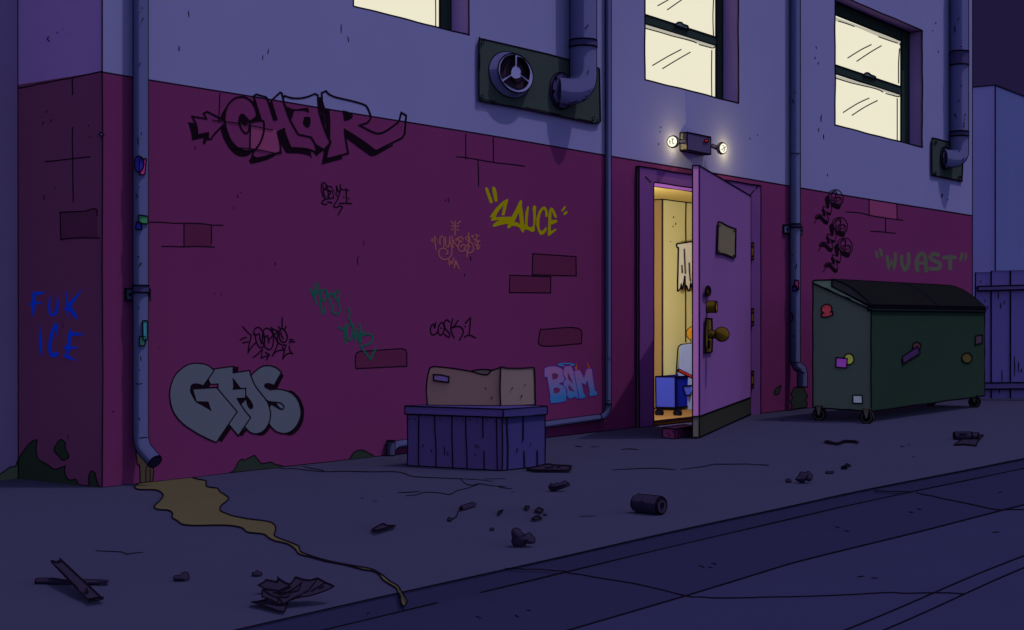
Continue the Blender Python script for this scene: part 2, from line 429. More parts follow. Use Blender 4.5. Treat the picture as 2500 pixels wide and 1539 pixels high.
# ================================================================== the building
BX, SEAM, TOPZ = 13.655, 2.23, 5.6
SIDE_D = 0.746
bld = thing('brick_building', 'two-tone blue and maroon building with graffiti, lit windows and an open back door', 'building', (0, 0, 0))
M_UP = mat('upper_render', (82, 81, 131)); M_UPS = mat('upper_render_shade', (61, 48, 98), 'shade'); M_LO = mat('lower_brick_paint', (70, 27, 69)); M_LOS = mat('lower_brick_paint_shade', (43, 20, 49), 'shade')  # side copies: the same paint retoned for the unlit face
M_REC = mat('recessed_wall_paint', (45, 38, 78), 'shade'); M_REV = mat('window_reveal', (50, 42, 90), 'shade'); M_REVT = mat('window_reveal_head', (50, 42, 90), 'shade')
M_DB = mat('dark_brick', (59, 22, 52)); M_LB = mat('light_brick', (88, 38, 78)); M_DBS = mat('dark_brick_shade', (34, 14, 38), 'shade')  # side copy: the dark brick retoned for the unlit face
M_CHIP = mat('plaster_chip', (100, 108, 150))
D = 0.18
WIN = [(1.981, 3.187, 2.922, 4.4), (5.588, 7.262, 2.922, 4.4), (9.429, 11.915, 2.948, 4.335)]
DOOR = (5.676, 7.438, 2.062)

def wall_grid(mb, x0, x1, z0, z1, holes, m, y=0.0):
    xs = sorted({x0, x1, *[h[0] for h in holes], *[h[1] for h in holes]}); zs = sorted({z0, z1, *[min(h[2], z1) for h in holes], *[min(h[3], z1) for h in holes]})
    for a, b in zip(xs, xs[1:]):
        for c, d in zip(zs, zs[1:]):
            mx, mz = (a + b) / 2, (c + d) / 2
            if any(h[0] < mx < h[1] and h[2] < mz < h[3] for h in holes): continue
            mb.add([(a, y, c), (b, y, c), (b, y, d), (a, y, d)], [[0, 1, 2, 3]], m)
mb = MB()
wall_grid(mb, 0, BX, SEAM, TOPZ, WIN, M_UP)
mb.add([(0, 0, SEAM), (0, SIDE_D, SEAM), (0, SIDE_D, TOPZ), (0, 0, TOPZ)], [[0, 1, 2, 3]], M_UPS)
mb.add([(BX, 0, 0), (BX, 9, 0), (BX, 9, TOPZ), (BX, 0, TOPZ)], [[0, 1, 2, 3]], M_UP)
mb.add([(0, 0, TOPZ), (BX, 0, TOPZ), (BX, 9, TOPZ), (0, 9, TOPZ)], [[0, 1, 2, 3]], M_REC)
for x0, x1, z0, z1 in WIN:
    mb.add([(x1, 0, z0), (x1, D + .04, z0), (x1, D + .04, z1), (x1, 0, z1)], [[0, 1, 2, 3]], M_REV)
    mb.add([(x0, 0, z0), (x0, D + .04, z0), (x0, D + .04, z1), (x0, 0, z1)], [[0, 1, 2, 3]], M_REV)
    mb.add([(x0, 0, z1), (x1, 0, z1), (x1, D + .04, z1), (x0, D + .04, z1)], [[0, 1, 2, 3]], M_REVT)
    mb.add([(x0, 0, z0), (x1, 0, z0), (x1, D + .04, z0), (x0, D + .04, z0)], [[0, 1, 2, 3]], M_REV)
    c = [proj((x0, 0, z0)), proj((x1, 0, z0)), proj((x1, 0, z1)), proj((x0, 0, z1))]
    for i in range(4): mb.stroke(wob(c[i], c[(i + 1) % 4], 20, 0.8), WALL, 0.003, w=3.6)
mb.line([(11.915, 0, 4.335), (11.915, D, 4.335)])
seam_l = proj((0, 0, SEAM)); seam_r = proj((BX, 0, SEAM))
mb.stroke(wob(seam_l, seam_r, 50, 1.3), WALL, 0.004, w=3.2)
mb.stroke(wob(proj((0, SIDE_D, SEAM - .02)), seam_l, 8, 1.0), SIDE, 0.004, w=3.2)
mb.line([(0, 0, SEAM), (0.0, 0.0, 3.4), (0.004, 0, 4.2), (0, 0, TOPZ)]); mb.line([(BX, 0, SEAM), (BX, 0, 4), (BX, 0, TOPZ)]); mb.line([(0, SIDE_D - .004, 0), (0, SIDE_D - .004, 1.2), (0.0, SIDE_D - .001, 2), (0, SIDE_D - .004, TOPZ)])
ticks(mb, zA, WALL, 0.003, ["1738,103 1742,160", "1650,425 1650,470"])
ticks(mb, zF, WALL, 0.003, ["818,58 818,80", "834,88 836,102", "631,133 629,144", "644,118 642,130", "429,110 430,123", "452,27 453,40"])
ticks(mb, zI, WALL, 0.003, ["1555,408 1560,432", "1548,500 1547,525", "1575,545 1576,570", "1605,1010 1600,1045 1602,1075", "1578,1128 1579,1160", "1622,1183 1621,1228", "190,1115 192,1130", "187,1152 184,1165", "172,1260 173,1278", "975,1213 977,1230", "1042,1185 1042,1195"])
ticks(mb, zJ, WALL, 0.003, ["18,885 13,915 15,940", "35,1035 32,1075", "65,1338 62,1358", "895,173 897,187", "872,233 873,243", "915,391 916,408", "945,1490 948,1512"])
ticks(mb, zK, WALL, 0.003, ["1027,80 1022,95 1023,107", "1056,110 1058,123"])
ticks(mb, zA, SIDE, 0.003, ["455,340 440,352 442,372 462,385"], w=3); ticks(mb, zA, SIDE, 0.003, ["522,300 532,310", "577,266 582,270", "640,314 645,317"], w=3)
part('upper_wall', mb, bld, 'blue-grey upper wall above the painted band')

mb = MB()
wall_grid(mb, 0, BX, 0, SEAM, [(DOOR[0], DOOR[1], -1, DOOR[2])], M_LO)
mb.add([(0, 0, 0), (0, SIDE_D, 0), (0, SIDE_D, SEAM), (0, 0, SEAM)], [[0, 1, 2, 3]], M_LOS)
mb.line([(0, 0, 0), (0.004, 0, .6), (0, 0, 1.2), (0.003, 0, 1.9), (0, 0, SEAM)]); mb.line([(BX, 0, 0), (BX, 0, SEAM)])
bl = proj((0, 0, 0))
mb.stroke(wob(bl, proj((5.44, 0, 0)), 30, 0.8), WALL, 0.004, w=3.4); mb.stroke(wob(proj((7.65, 0, 0)), proj((BX, 0, 0)), 20, 0.6), WALL, 0.004, w=3.2)
mb.stroke(wob(proj((0, SIDE_D, 0)), bl, 8, 0.8), SIDE, 0.004, w=3.4)
# bricks that show through the paint
def brick(z, s, m, outline=None, fn=WALL):
    mb.fill(curve(z, s, True), fn, 0.0015, m)
    if outline: mb.stroke(curve(z, s, True), fn, 0.004, w=2.8, closed=True)
def joints(z, lines, fn=WALL):
    for s in lines: mb.stroke(curve(z, s), fn, 0.004, w=2.8)
brick(zC, "745,445! 1030,487! 1050,700! 990,712! 740,668!", M_LB)
joints(zC, ["437,118 430,300 428,405"])
brick(zU, "643,780! 893,795! 893,990! 640,990!", M_DB)
joints(zU, ["320,766 430,767 550,776 650,776 800,780 900,793 1000,795", "645,783 640,800 640,988", "893,802 893,965", "437,990 520,990 640,994 750,990 920,996"])
joints(zV, ["149,72 149,230", "324,95 325,250", "90,217 150,222 325,252 440,265 523,277", "226,240 230,320 230,402"])
brick(zV, "575,833! 850,852! 852,975! 572,967!", M_DB, 1); brick(zV, "430,970! 690,980! 688,1083! 427,1080!", M_DB, 1); brick(zV, "625,1315! 865,1308 885,1405! 635,1420 618,1350", M_DB, 1)
brick(zE, "1185,915! 1180,830 1190,780 1220,762! 1600,735! 1650,745 1663,790! 1663,900! 1190,922!", M_DB, 1)
brick(zK, "590,113! 755,142! 757,237! 590,208!", M_LB)
joints(zK, ["590,113 590,210", "755,140 757,237", "450,190 530,195 620,215 790,240", "688,232 688,305", "598,305 660,308 745,317"])
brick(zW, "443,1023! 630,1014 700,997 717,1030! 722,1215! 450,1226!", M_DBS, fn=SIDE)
joints(zW, ["533,35 537,157", "537,395 534,480 537,620 538,780 542,948", "335,650 400,645 537,628 665,615", "717,1050 715,1010 695,998 645,1010", "638,1012 600,1018 443,1024! 450,1226! 540,1215 640,1213 735,1215"], SIDE)
ticks(mb, zW, SIDE, 0.003, ["345,268 342,292", "375,335 376,360", "320,353 315,382", "653,377 653,390", "662,458 661,472", "405,837 406,855", "328,897 323,915 324,932"])
ticks(mb, zB, SIDE, 0.003, ["384,1077 385,1100", "355,433 352,440", "357,455 358,465"], w=2.4)
ticks(mb, zU, WALL, 0.003, ["738,65 745,97", "1165,485 1160,502", "1135,512 1135,535 1140,543", "1097,625 1101,650", "1480,1140 1482,1163", "918,1418 921,1438", "987,1420 980,1447"])
ticks(mb, zV, WALL, 0.003, ["18,485 22,503", "37,478 40,507", "180,850 180,880", "140,960 142,982"])
ticks(mb, zB, WALL, 0.003, ["645,937 640,948", "903,580 901,588"]); ticks(mb, zF, WALL, 0.003, ["872,578 873,590", "860,615 857,625 858,636", "660,629 661,637", "270,986 273,990"])
for s in ["365,383 490,398 620,415 750,440 900,470 965,483", "560,658 700,665 850,685 980,712 1055,713", "745,445 742,550 740,668"]: mb.stroke(curve(zC, s), WALL, 0.024, w=2.8)
part('lower_wall', mb, bld, 'maroon painted lower wall with bare bricks showing through')
mb = MB()
wall_grid(mb, -40, 0, 0, TOPZ + 1, [], M_REC, SIDE_D)
mb.stroke(curve(zB, "-60,1374 0,1362 60,1352 103,1347"), BACK, 0.004, w=3.2)
part('side_wall', mb, bld, 'plain dark blue wall set back at the left')
mb = MB()
mb.slab(curve(zA, "917,1243! 930,1222! 957,1243! 936,1258!", True), yplane(-0.001), -0.02, 0.006, M_CHIP)
part('corner_chip', mb, bld)

# moss and stains at the wall foot
M_MOSS = mat('moss', (27, 34, 36)); M_MOSSS = mat('moss_in_shade', (13, 19, 20), 'shade'); M_STAIN = mat('rust_stain', (50, 43, 42))
def patch(name, label, z, s, fn, m, closed_ink=True, extra=(), off=0.006):
    mb = MB(); p = curve(z, s, True, 6); mb.fill(p, fn, off, m); mb.stroke(p, fn, off + .002, w=2.6, closed=True)
    for e in extra: mb.stroke(curve(z, e), fn, off + .003, w=2.4)
    part(name, mb, bld, label)
patch('moss_patch', 'big ragged dark moss patch climbing the left side face', zB, "105,1210! 150,1145 185,1110 210,1102! 205,1170 220,1215 265,1240 310,1270 370,1252! 368,1290 390,1330 430,1328 445,1355 460,1362 465,1375! 103,1345!", SIDE, M_MOSSS)
patch('moss_patch', 'small loose moss blotch above the big moss patch', zB, "340,1103 370,1120 370,1150 390,1200 355,1218 335,1195 308,1160", SIDE, M_MOSSS)
patch('moss_patch', 'thin upright moss tongue beside the building corner', zB, "505,1377! 505,1310 520,1280 540,1295 548,1330 565,1377!", SIDE, M_MOSSS)
patch('moss_patch', 'moss spreading over the set-back wall at the far left', zB, "-60,1330! 0,1298 60,1257 85,1255 103,1215! 103,1347! 0,1362! -60,1374!", BACK, mat('moss_recess', (27, 33, 36), 'shade'))
patch('moss_patch', 'low moss mound at the wall foot below the grey lettering', zM, "1735,322! 1770,300 1800,240 1830,220 1840,230 1890,205 1920,193 1940,215 1970,250 1995,253 2040,243 2080,260 2130,270 2140,282!", WALL, M_MOSS)
patch('moss_patch', 'small moss mound left of the bent pipe end', zF, "837,1103! 850,1085 868,1080 890,1090 900,1096!", WALL, M_MOSS)
patch('moss_patch', 'moss clump under the mouth of the far drainpipe', zK, "143,1235! 200,1235! 215,1270 223,1290 212,1310 222,1330 218,1352! 126,1366! 130,1340 122,1315 135,1295 125,1275", WALL, M_MOSS)
patch('moss_patch', 'drop-shaped moss spot left of the far drainpipe', zK, "65,1225 50,1230 30,1250 25,1270 40,1278 55,1265 62,1240", WALL, M_MOSS)
patch('rust_stain', 'brown drip stain below the near drainpipe mouth', zB, "772,1160! 780,1240 793,1250 797,1348! 868,1340! 872,1270 860,1200! 800,1150!", WALL, M_STAIN, extra=["836,1245 828,1290 830,1342", "853,1270 853,1340"])

# ---- graffiti
BLK = mat('black_spray', (13, 6, 17)); 
def graff(label, fills=(), strokes=(), fn=WALL, base=0.006, post=()):
    """fills: (zoom, path, material, holes); strokes: (zoom, path, material, width, closed)"""
    mb = MB(); o = base
    for it in fills:
        z, s, m = it[0], it[1], it[2]; dx, dy = (it[4] if len(it) > 4 else (0, 0))
        mb.fill(curve(z, s, True, 6, dx, dy), fn, o, m, [curve(z, h, True, 5, dx, dy) for h in (it[3] if len(it) > 3 else ())]); o += 0.0004
    for it in strokes:
        z, s, m, w = it[:4]; dx, dy = (it[5] if len(it) > 5 else (0, 0)); cl = it[4] if len(it) > 4 else False
        mb.stroke(curve(z, s, cl, 6, dx, dy), fn, o, m, w, closed=cl); o += 0.0003
    for f in post: f(mb, o)
    part('graffiti', mb, bld, label)
w = 4.5
S = lambda z, m, w, *ss: [(z, s, m, w) for s in ss]
graff('large black outlined block lettering CHAR with an arrow tail, across the wall seam', [
    (zC, "625,380 630,340 655,318 680,325 705,350 735,385! 740,395! 690,440! 640,400", BLK),
    (zC, "735,405! 800,352 810,300 790,235 758,188! 800,195! 830,290 855,385! 780,395", BLK),
    (zC, "442,368! 455,320 490,262! 515,262! 497,300 487,350! 488,392!", BLK),
    (zC, "490,420! 445,450! 450,500 480,580 530,665 590,725 650,747 710,742 750,715 780,682! 745,690 680,690 610,655 550,590 510,500", BLK),
    (zC, "120,402! 180,412! 210,490 208,532! 328,508! 310,560 292,622! 266,622! 275,560! 160,586! 150,510", BLK),
    (zC, "930,212! 960,200! 1010,375! 990,388! 975,380!", BLK),
    (zC, "765,730! 800,765! 900,750 990,725! 985,745! 880,790 750,820! 725,792!", BLK),
    (zC, "1012,505! 1085,466! 1090,520 1150,660! 1300,668 1390,690! 1412,722! 1400,735! 1365,700 1345,690! 1357,770! 1330,740 1250,720 1100,712! 1060,640 1035,580", BLK),
    (zC, "1090,240! 1175,277! 1320,257! 1330,312! 1275,290 1180,290! 1145,380! 1110,300", BLK),
    (zC, "1268,405 1282,350! 1343,350! 1340,430 1310,458 1280,435", BLK),
    (zC, "1390,625! 1470,670! 1490,670! 1425,722! 1405,715!", BLK),
    (zC, "1410,158! 1455,150! 1490,262! 1532,268! 1542,400 1540,560 1540,600! 1500,500! 1482,318! 1440,310! 1425,240", BLK, ["1450,316! 1477,320! 1488,420! 1486,488! 1462,410!"]),
    (zC, "1662,285! 1710,295 1760,325 1765,350 1740,375 1680,394!", BLK),
    (zC, "1680,472! 1702,478! 1840,565 2008,688! 2168,625! 2162,642! 1990,738! 1950,742! 1900,712 1703,565!", BLK),
    (zC, "1478,680! 1532,620! 1505,772! 1662,742! 1660,772! 1455,825! 1468,750", BLK)],
    S(zC, BLK, w, "488,385! 430,360! 310,298! 275,318! 303,370! 160,345! 205,440 212,532! 322,512! 318,575! 350,572! 385,520 450,455 488,420!",
      "740,395! 800,355! 805,320 790,255 750,195 700,160 650,150 590,165 535,210 500,275 487,350 490,420 510,500 550,590 610,655 680,687 745,690 800,668 850,590 875,510 880,440 875,395! 855,385! 740,402!",
      "630,385 640,440 665,490 695,515 720,500 735,450 740,400!",
      "850,385! 775,145! 800,125! 890,150! 915,180 980,380! 1005,375! 950,190! 1040,105! 1058,115! 1070,170 1085,230 1140,380 1220,525! 1350,555! 1390,625 1412,720",
      "875,510 840,610 780,690! 760,735! 800,765! 900,745 1045,702! 1040,620 1015,500! 1080,470! 1090,520 1145,660! 1300,670 1390,700! 1405,730!",
      "1070,165! 1085,140! 1150,160 1230,165 1310,150 1390,120! 1418,135! 1420,200 1430,290 1460,400 1500,510 1545,605! 1480,680! 1392,628!",
      "1175,278! 1145,375!",
      "1460,180! 1455,110! 1500,92! 1530,125 1600,155 1750,190 1870,225 1910,255 1945,345 1930,390 1900,415! 1830,432! 1960,500 2030,515 2100,490 2220,405! 2235,370 2250,308! 2300,335! 2285,520! 2260,560! 2000,690!",
      "1685,475! 1700,600 1720,715! 1500,772! 1515,690 1545,605!"), base=0.0055)
graff('small black scribbled tag under the large outlined lettering', [], S(zC, BLK, 3.1,
    "1470,1155 1452,1080 1455,1020 1475,1008 1498,1025 1500,1050 1480,1075", "1468,1030 1475,1100 1490,1165", "1480,1075 1530,1085 1545,1110 1510,1145", "1510,1045 1520,1110 1530,1170", "1515,1040 1555,1050", "1520,1095 1550,1095", "1530,1170 1560,1160",
    "1575,1165! 1560,1060! 1610,1150! 1600,1035! 1625,1100 1650,1070!", "1640,1025 1640,1090 1620,1160 1590,1215 1575,1245 1600,1255 1640,1240 1660,1255 1640,1290 1622,1330", "1650,1075! 1725,1088! 1695,1068!", "1700,1090 1703,1150 1705,1210", "1630,1215 1690,1213 1755,1217",
    "1675,1150 1679,1152", "1726,1165 1730,1167", "1530,1160 1480,1180 1455,1205 1470,1220 1505,1225", "1515,1200 1535,1204 1558,1208"))
GRY = mat('grey_spray', (60, 65, 86))
graff('big grey bubble letters GAS with black outline and drop shadow', [
    (zD, "828,1288! 1000,1048! 1032,1105! 902,1288! 860,1262!", BLK), (zD, "1128,1198! 1215,1090! 1245,1130! 1185,1202!", BLK), (zD, "1350,1172! 1420,1197 1480,1185 1540,1130 1572,1068! 1540,1030! 1500,1100 1430,1150", BLK),
    (zD, "1055,255! 1130,255! 1130,335! 1058,345!", BLK), (zD, "1815,582! 1850,580 1910,620 1975,695 2020,800 2030,900 2010,1020 1950,1120 1880,1180 1820,1195 1760,1170! 1850,1130 1925,1050 1975,950 1980,860 1950,740 1890,650", BLK),
    (zD, "1720,345! 1752,375! 1655,565! 1600,540!", BLK),
    (zD, "1300,380! 1370,310 1440,260 1510,240 1580,245 1650,270 1722,330! 1620,510! 1590,490 1540,478 1500,485 1482,515 1500,550 1560,570 1640,562! 1720,565 1820,595 1900,650 1960,740 1988,860 1980,950 1930,1060 1850,1140 1760,1168 1670,1150 1600,1100 1545,1030! 1500,760! 1340,470!", GRY),
    (zD, "1482,515 1500,485 1540,478 1590,490 1620,510! 1660,500! 1645,560! 1560,570 1500,550", BLK),
    (zD, "1505,712! 1580,735 1665,745! 1660,765 1700,815 1735,832! 1690,828 1640,797 1585,768! 1550,800! 1530,755", BLK),
    (zD, "800,310! 778,288! 1060,250! 1060,340! 1285,305! 1300,370 1360,510 1440,620 1520,720 1555,810 1572,900 1555,1010 1500,1110 1430,1160 1360,1172 1290,1150 1225,1085! 1130,1200! 1005,1050! 1115,872! 850,550! 850,495! 755,495! 728,430!", GRY),
    (zD, "1055,420! 1155,550! 1060,565!", BLK), (zD, "1115,692! 1228,685! 1238,640! 1310,730 1335,800 1310,838 1270,820 1245,765 1235,710! 1170,775!", BLK),
    (zD, "800,310! 720,240 620,212 540,208 450,225 360,280 270,370 215,490 195,600 200,720 235,850 310,970 420,1070 560,1160 700,1235 830,1290! 1115,872! 835,540! 505,560! 555,735! 715,740! 755,855! 640,790 550,740 500,660 470,590 475,530 500,495 560,485 610,492 655,510!", GRY),
    (zD, "470,590 475,530 500,493 560,483 655,512! 728,430! 757,492! 735,540! 503,562! 555,737! 500,660", BLK), (zD, "555,735! 715,740! 757,858! 640,792", BLK),
    (zD, "742,508! 838,503! 838,530! 730,535!", M_LO)],
    S(zD, BLK, 3.0, "800,310 720,240 620,212 540,208 450,225 360,280 270,370 215,490 195,600 200,720 235,850 310,970 420,1070 560,1160 700,1235 830,1290! 1115,872! 835,540! 505,560! 555,735! 715,740! 755,855!", "800,310! 655,512!",
      "780,288! 1060,250! 1060,340! 1285,305! 1300,370 1360,510 1440,620 1520,720 1555,810 1572,900 1555,1010 1500,1110 1430,1160 1360,1172 1290,1150 1225,1085", "1115,692! 1165,775 1240,880 1300,950! 1130,1200! 1005,1050!", "1060,562! 1232,550! 1232,685! 1115,690!", "755,497! 853,492! 853,545!", "1057,420! 1155,548!",
      "1300,380! 1370,310 1440,260 1510,240 1580,245 1650,270 1722,330! 1620,508!", "1560,570 1640,562 1720,567 1820,595 1900,650 1960,740 1988,860 1980,950 1930,1060 1850,1140 1760,1168 1670,1150 1600,1100 1550,1035", "1510,717! 1580,737 1690,747 1740,775 1755,810 1730,838 1690,827 1640,797 1585,768! 1552,798!"))
graff('black scrawled tag with arrows, rays and round letters above the grey bubble letters', [], S(zQ, BLK, 3.2,
    "380,435 480,560 625,695! 590,850 550,1000 530,1185! 620,1030 755,895", "310,820 400,765 475,748", "380,905 460,880 545,872", "735,640 742,700! 690,640 700,560 740,490 810,460 880,490 950,590 1000,720 1005,860 980,980 890,1035 820,980 770,870 735,720", "740,705! 790,665 835,635 860,680 875,800 915,915",
    "960,580 990,510 1070,485 1150,520 1220,620 1255,780 1235,960 1190,1060 1120,1090 1040,1040 980,950 940,820 945,680 965,560", "965,600 990,760! 1075,695 1100,760 1125,900", "1125,810 1250,680 1400,570! 1280,530 1185,465! 1260,650 1375,880! 1370,950 1215,1285! 1300,1170 1420,1110 1560,1105! 1500,1020!",
    "1470,520 1400,600 1365,740 1375,860 1440,930 1530,960 1610,960! 1575,1080 1515,1360! 1600,1240 1700,1195 1800,1205! 1730,1130 1700,1050 1710,985", "1480,500 1530,500 1590,570 1640,690 1640,800 1590,870 1520,880 1450,820 1415,720 1430,640 1470,605", "1470,655 1525,780", "1500,180 1500,340 1498,490", "1400,435 1465,535", "1610,430 1555,540", "1705,808 1810,808", "1705,888 1740,870 1860,868", "680,1310 800,1220 945,1070! 905,1330! 1140,1235! 1030,1170!", "1140,1235 1055,1380"))
GRN = mat('green_spray', (12, 60, 56))
graff('thin dark green two-line tag with a long arrow tail', [], S(zE, GRN, 4.2,
    "752,175 790,250 820,325", "795,250 795,190 815,125 830,150 815,200 800,240", "800,245 835,200 850,190 848,250 855,330 870,400 880,408 895,350", "855,235 870,190 890,180 910,200 905,260 885,290 862,270 858,230", "920,215 935,270 950,325", "930,235 950,215 975,240", "1025,285 1030,220 1010,190 990,215 985,250 1020,310 1038,370 1025,405 985,408 960,380 972,330", "1108,355 1130,395 1120,440 1137,485",
    "1020,535 1075,555 1085,510", "1080,550 1085,620 1090,690", "1145,500 1105,530 1100,600 1110,650 1140,640 1160,560 1148,503", "1165,520 1165,600 1180,660! 1195,560 1205,620 1215,670", "1220,500 1228,600 1235,680", "1265,570 1235,610", "1235,615 1290,600 1335,610 1340,650 1310,690 1230,713! 1280,780 1325,838! 1350,770 1378,738"))
graff('black handwritten tag COSK 1 above the cardboard box', [], S(zE, BLK, 3.4,
    "1932,490 1925,540 1910,505 1888,530 1885,575 1900,605 1930,600 1955,570", "1985,490 1960,530 1960,590 1985,608 2010,570 2010,510 1988,490", "1982,542 1986,545", "2065,485 2035,465 2012,495 2025,550 2060,590 2062,625 2045,625 2015,600", "2092,455 2075,540 2085,590 2105,632", "2143,468 2110,520 2075,545! 2140,525 2185,550 2190,590 2155,655", "2208,526 2212,528", "2210,495 2260,445! 2255,520 2245,605", "2203,628 2245,607 2305,633"))
YEL = mat('olive_spray', (104, 98, 2))
graff('olive yellow lettering SAUCE in quotation marks', [
    (zSA, "935,180 950,170 970,180 1000,250 1043,370 1040,395 1020,405 1000,385 965,290 940,215", YEL), (zSA, "1042,165 1055,157 1085,180 1105,250 1113,350 1110,375 1090,382 1070,360 1050,270 1040,200", YEL),
    (zSA, "1275,350! 1255,343 1180,390 1090,480 1005,600! 1010,615! 1035,600! 1020,665! 1140,650! 1070,700 1045,740 1070,752! 1160,725 1275,705! 1258,760! 1280,775 1310,755 1325,738! 1400,745 1450,775 1470,820 1500,835 1515,790! 1560,795 1600,815 1640,825 1668,800 1665,770! 1680,640 1685,500 1690,460 1670,437 1650,440 1635,480 1642,560 1645,690 1635,745 1600,755 1565,740 1560,680 1570,560 1580,455! 1560,450 1530,540 1525,640 1520,740! 1510,700 1490,520 1475,440 1480,380 1462,358 1440,375 1380,500 1325,603! 1200,603 1090,610! 1120,540 1205,430! 1180,570 1190,582! 1218,582! 1250,450", YEL, ["1365,678! 1430,540! 1450,715! 1415,690"]),
    (zSA, "1858,590 1835,605 1820,590 1820,530 1800,500 1785,505 1755,560 1735,650 1735,740 1750,800 1770,810 1800,790 1820,765 1840,760 1842,790 1820,835 1775,868 1740,860 1710,800 1690,720 1690,640 1710,560 1745,490 1795,452 1835,470 1855,530", YEL),
    (zSA, "1880,885! 1860,875 1865,700 1870,560 1885,490 1915,468 1950,500 1990,590 1980,620 1950,600 1930,550 1912,525! 1910,655! 1970,645 1998,660 1985,690 1905,720! 1900,815! 1975,780 1980,800", YEL),
    (zSA, "2062,510 2105,447 2122,460 2118,480 2075,525", YEL), (zSA, "2095,550 2130,518 2150,530 2140,555 2095,582", YEL)])
BRN = mat('brown_spray', (105, 57, 64))
graff('faint reddish brown looping tag with a cross above it', [], S(zSA, BRN, 2.9,
    "490,668 490,875", "432,668 462,710", "570,668 525,705", "440,742 490,740 545,745", "460,778 442,803", "517,785 540,808", "135,948 155,975", "148,928 170,955", "208,1090 195,990 188,890! 268,1015! 265,930 290,890 315,905 325,960 322,1070", "348,905 350,990 370,1050 400,1030 412,895",
    "412,960 440,1060 442,1140 415,1200 350,1235 285,1215 250,1160 255,1100 300,1070 350,1080 382,1120 375,1150 350,1150", "445,885 450,970 460,1055", "515,955 522,915! 460,965! 525,1045!", "605,940 590,905 560,900 540,925 550,960 600,965! 560,980 535,1040 545,1090 580,1115 620,1100 635,1060", "570,1050 600,1015 635,1025",
    "705,945 700,910 670,895 648,915 660,945 720,980 755,1030 760,1090 735,1125 690,1138 655,1115 635,1070 650,1030 680,1020 705,1048", "687,838 690,960 680,1080 665,1195", "735,885 745,905", "748,880 760,900", "785,865 815,876 845,888", "815,880 795,940 775,945 770,925", "795,975 820,945! 825,985! 850,955", "768,990 800,1030! 820,1000", "830,1010 810,1070 830,1080 858,1030",
    "397,1230 405,1325! 430,1255! 445,1300! 470,1210", "475,1355 500,1245! 548,1375", "480,1315 500,1302 525,1290"))
zt, zb = onY(*zBM(500, 280))[2], onY(*zBM(500, 1340))[2]
BAMM = grad_mat('purple_blue_spray', (95, 66, 118), (34, 76, 132), zb, zt); BAMO = mat('indigo_spray', (46, 28, 108)); ORG_ = mat('orange_spray', (134, 62, 18)); HAL = mat('halo_spray', (38, 92, 150))
graff('purple to blue block letters BAM with halo and flames, beside the thin pipe', [
    (zBM, "1108,395! 1100,310 1130,250 1152,190! 1140,300 1155,392!", ORG_), (zBM, "1420,175! 1470,230 1500,290 1515,350! 1455,350! 1475,300", ORG_),
    (zBM, "800,280! 985,275! 1060,440! 1140,850 1200,1200! 1150,1215! 1120,1155! 930,1215! 860,1130! 855,950 770,830! 755,740! 830,650! 745,510! 770,380", BAMM, ["885,440! 1045,790! 1000,755 890,640!", "910,800! 1085,1010! 930,975! 900,900!"]),
    (zBM, "220,340! 350,290 480,278 600,295 700,340 755,400! 745,510! 800,640! 790,690 750,735 640,785! 770,830 830,920 855,1030 850,1150 840,1275! 620,1320 410,1340! 360,1170! 390,1150! 340,850 300,600! 220,600!", BAMM, ["435,495! 540,490 600,520 615,570 590,625 540,655 450,668!", "480,905! 590,890 640,910 665,960 650,1010 590,1050 495,1065!"]),
    (zBM, "1060,430! 1110,395! 1230,385! 1350,610! 1410,360! 1570,345! 1660,980! 1710,985! 1735,1105! 1510,1150! 1485,1030! 1510,1020! 1440,700! 1385,830! 1285,760! 1350,1070! 1385,1085! 1390,1185! 1215,1215! 1190,1100", BAMM)],
    [(zBM, "800,280! 985,275! 1060,440! 1140,850 1200,1200! 1150,1215! 1120,1155! 930,1215! 860,1130! 855,950 770,830! 755,740! 830,650! 745,510! 770,380", BAMO, 1.6, True),
     (zBM, "220,340! 350,290 480,278 600,295 700,340 755,400! 745,510! 800,640! 790,690 750,735 640,785! 770,830 830,920 855,1030 850,1150 840,1275! 620,1320 410,1340! 360,1170! 390,1150! 340,850 300,600! 220,600!", BAMO, 1.6, True),
     (zBM, "1060,430! 1110,395! 1230,385! 1350,610! 1410,360! 1570,345! 1660,980! 1710,985! 1735,1105! 1510,1150! 1485,1030! 1510,1020! 1440,700! 1385,830! 1285,760! 1350,1070! 1385,1085! 1390,1185! 1215,1215! 1190,1100", BAMO, 1.6, True),
     (zBM, "760,275 670,262 610,240 680,212 840,203 1000,212 1075,240 1020,262 980,270", HAL, 3.4), (zBM, "760,292 650,272 592,240 660,202 840,185 1020,202 1098,240 1040,270 985,285", BAMO, 1.2)])
WUR = mat('grey_green_spray', (57, 58, 57))
graff('dull grey bubble lettering in quotation marks above the dumpster', [(zK, "624,425 634,420 645,445 646,468 630,455", WUR), (zK, "650,408 662,410 672,440 668,462 652,440", WUR), (zK, "1126,480 1140,428 1152,445 1140,478", WUR), (zK, "1155,484 1163,433 1174,450 1166,475", WUR)],
    S(zK, WUR, 8.0, "698,455 700,490 708,527! 722,480! 735,527! 745,480 745,438") + S(zK, WUR, 9.0, "784,455 785,500 803,535 822,505 825,440") + S(zK, WUR, 10.0, "877,540 873,480 895,440 920,450 925,490 930,540", "1000,447 970,440 955,465 985,485 1012,500 1000,528 955,528", "1036,463 1070,458 1100,462", "1071,465 1072,500 1073,527") + S(zK, WUR, 8.0, "880,497 905,495 925,497"))
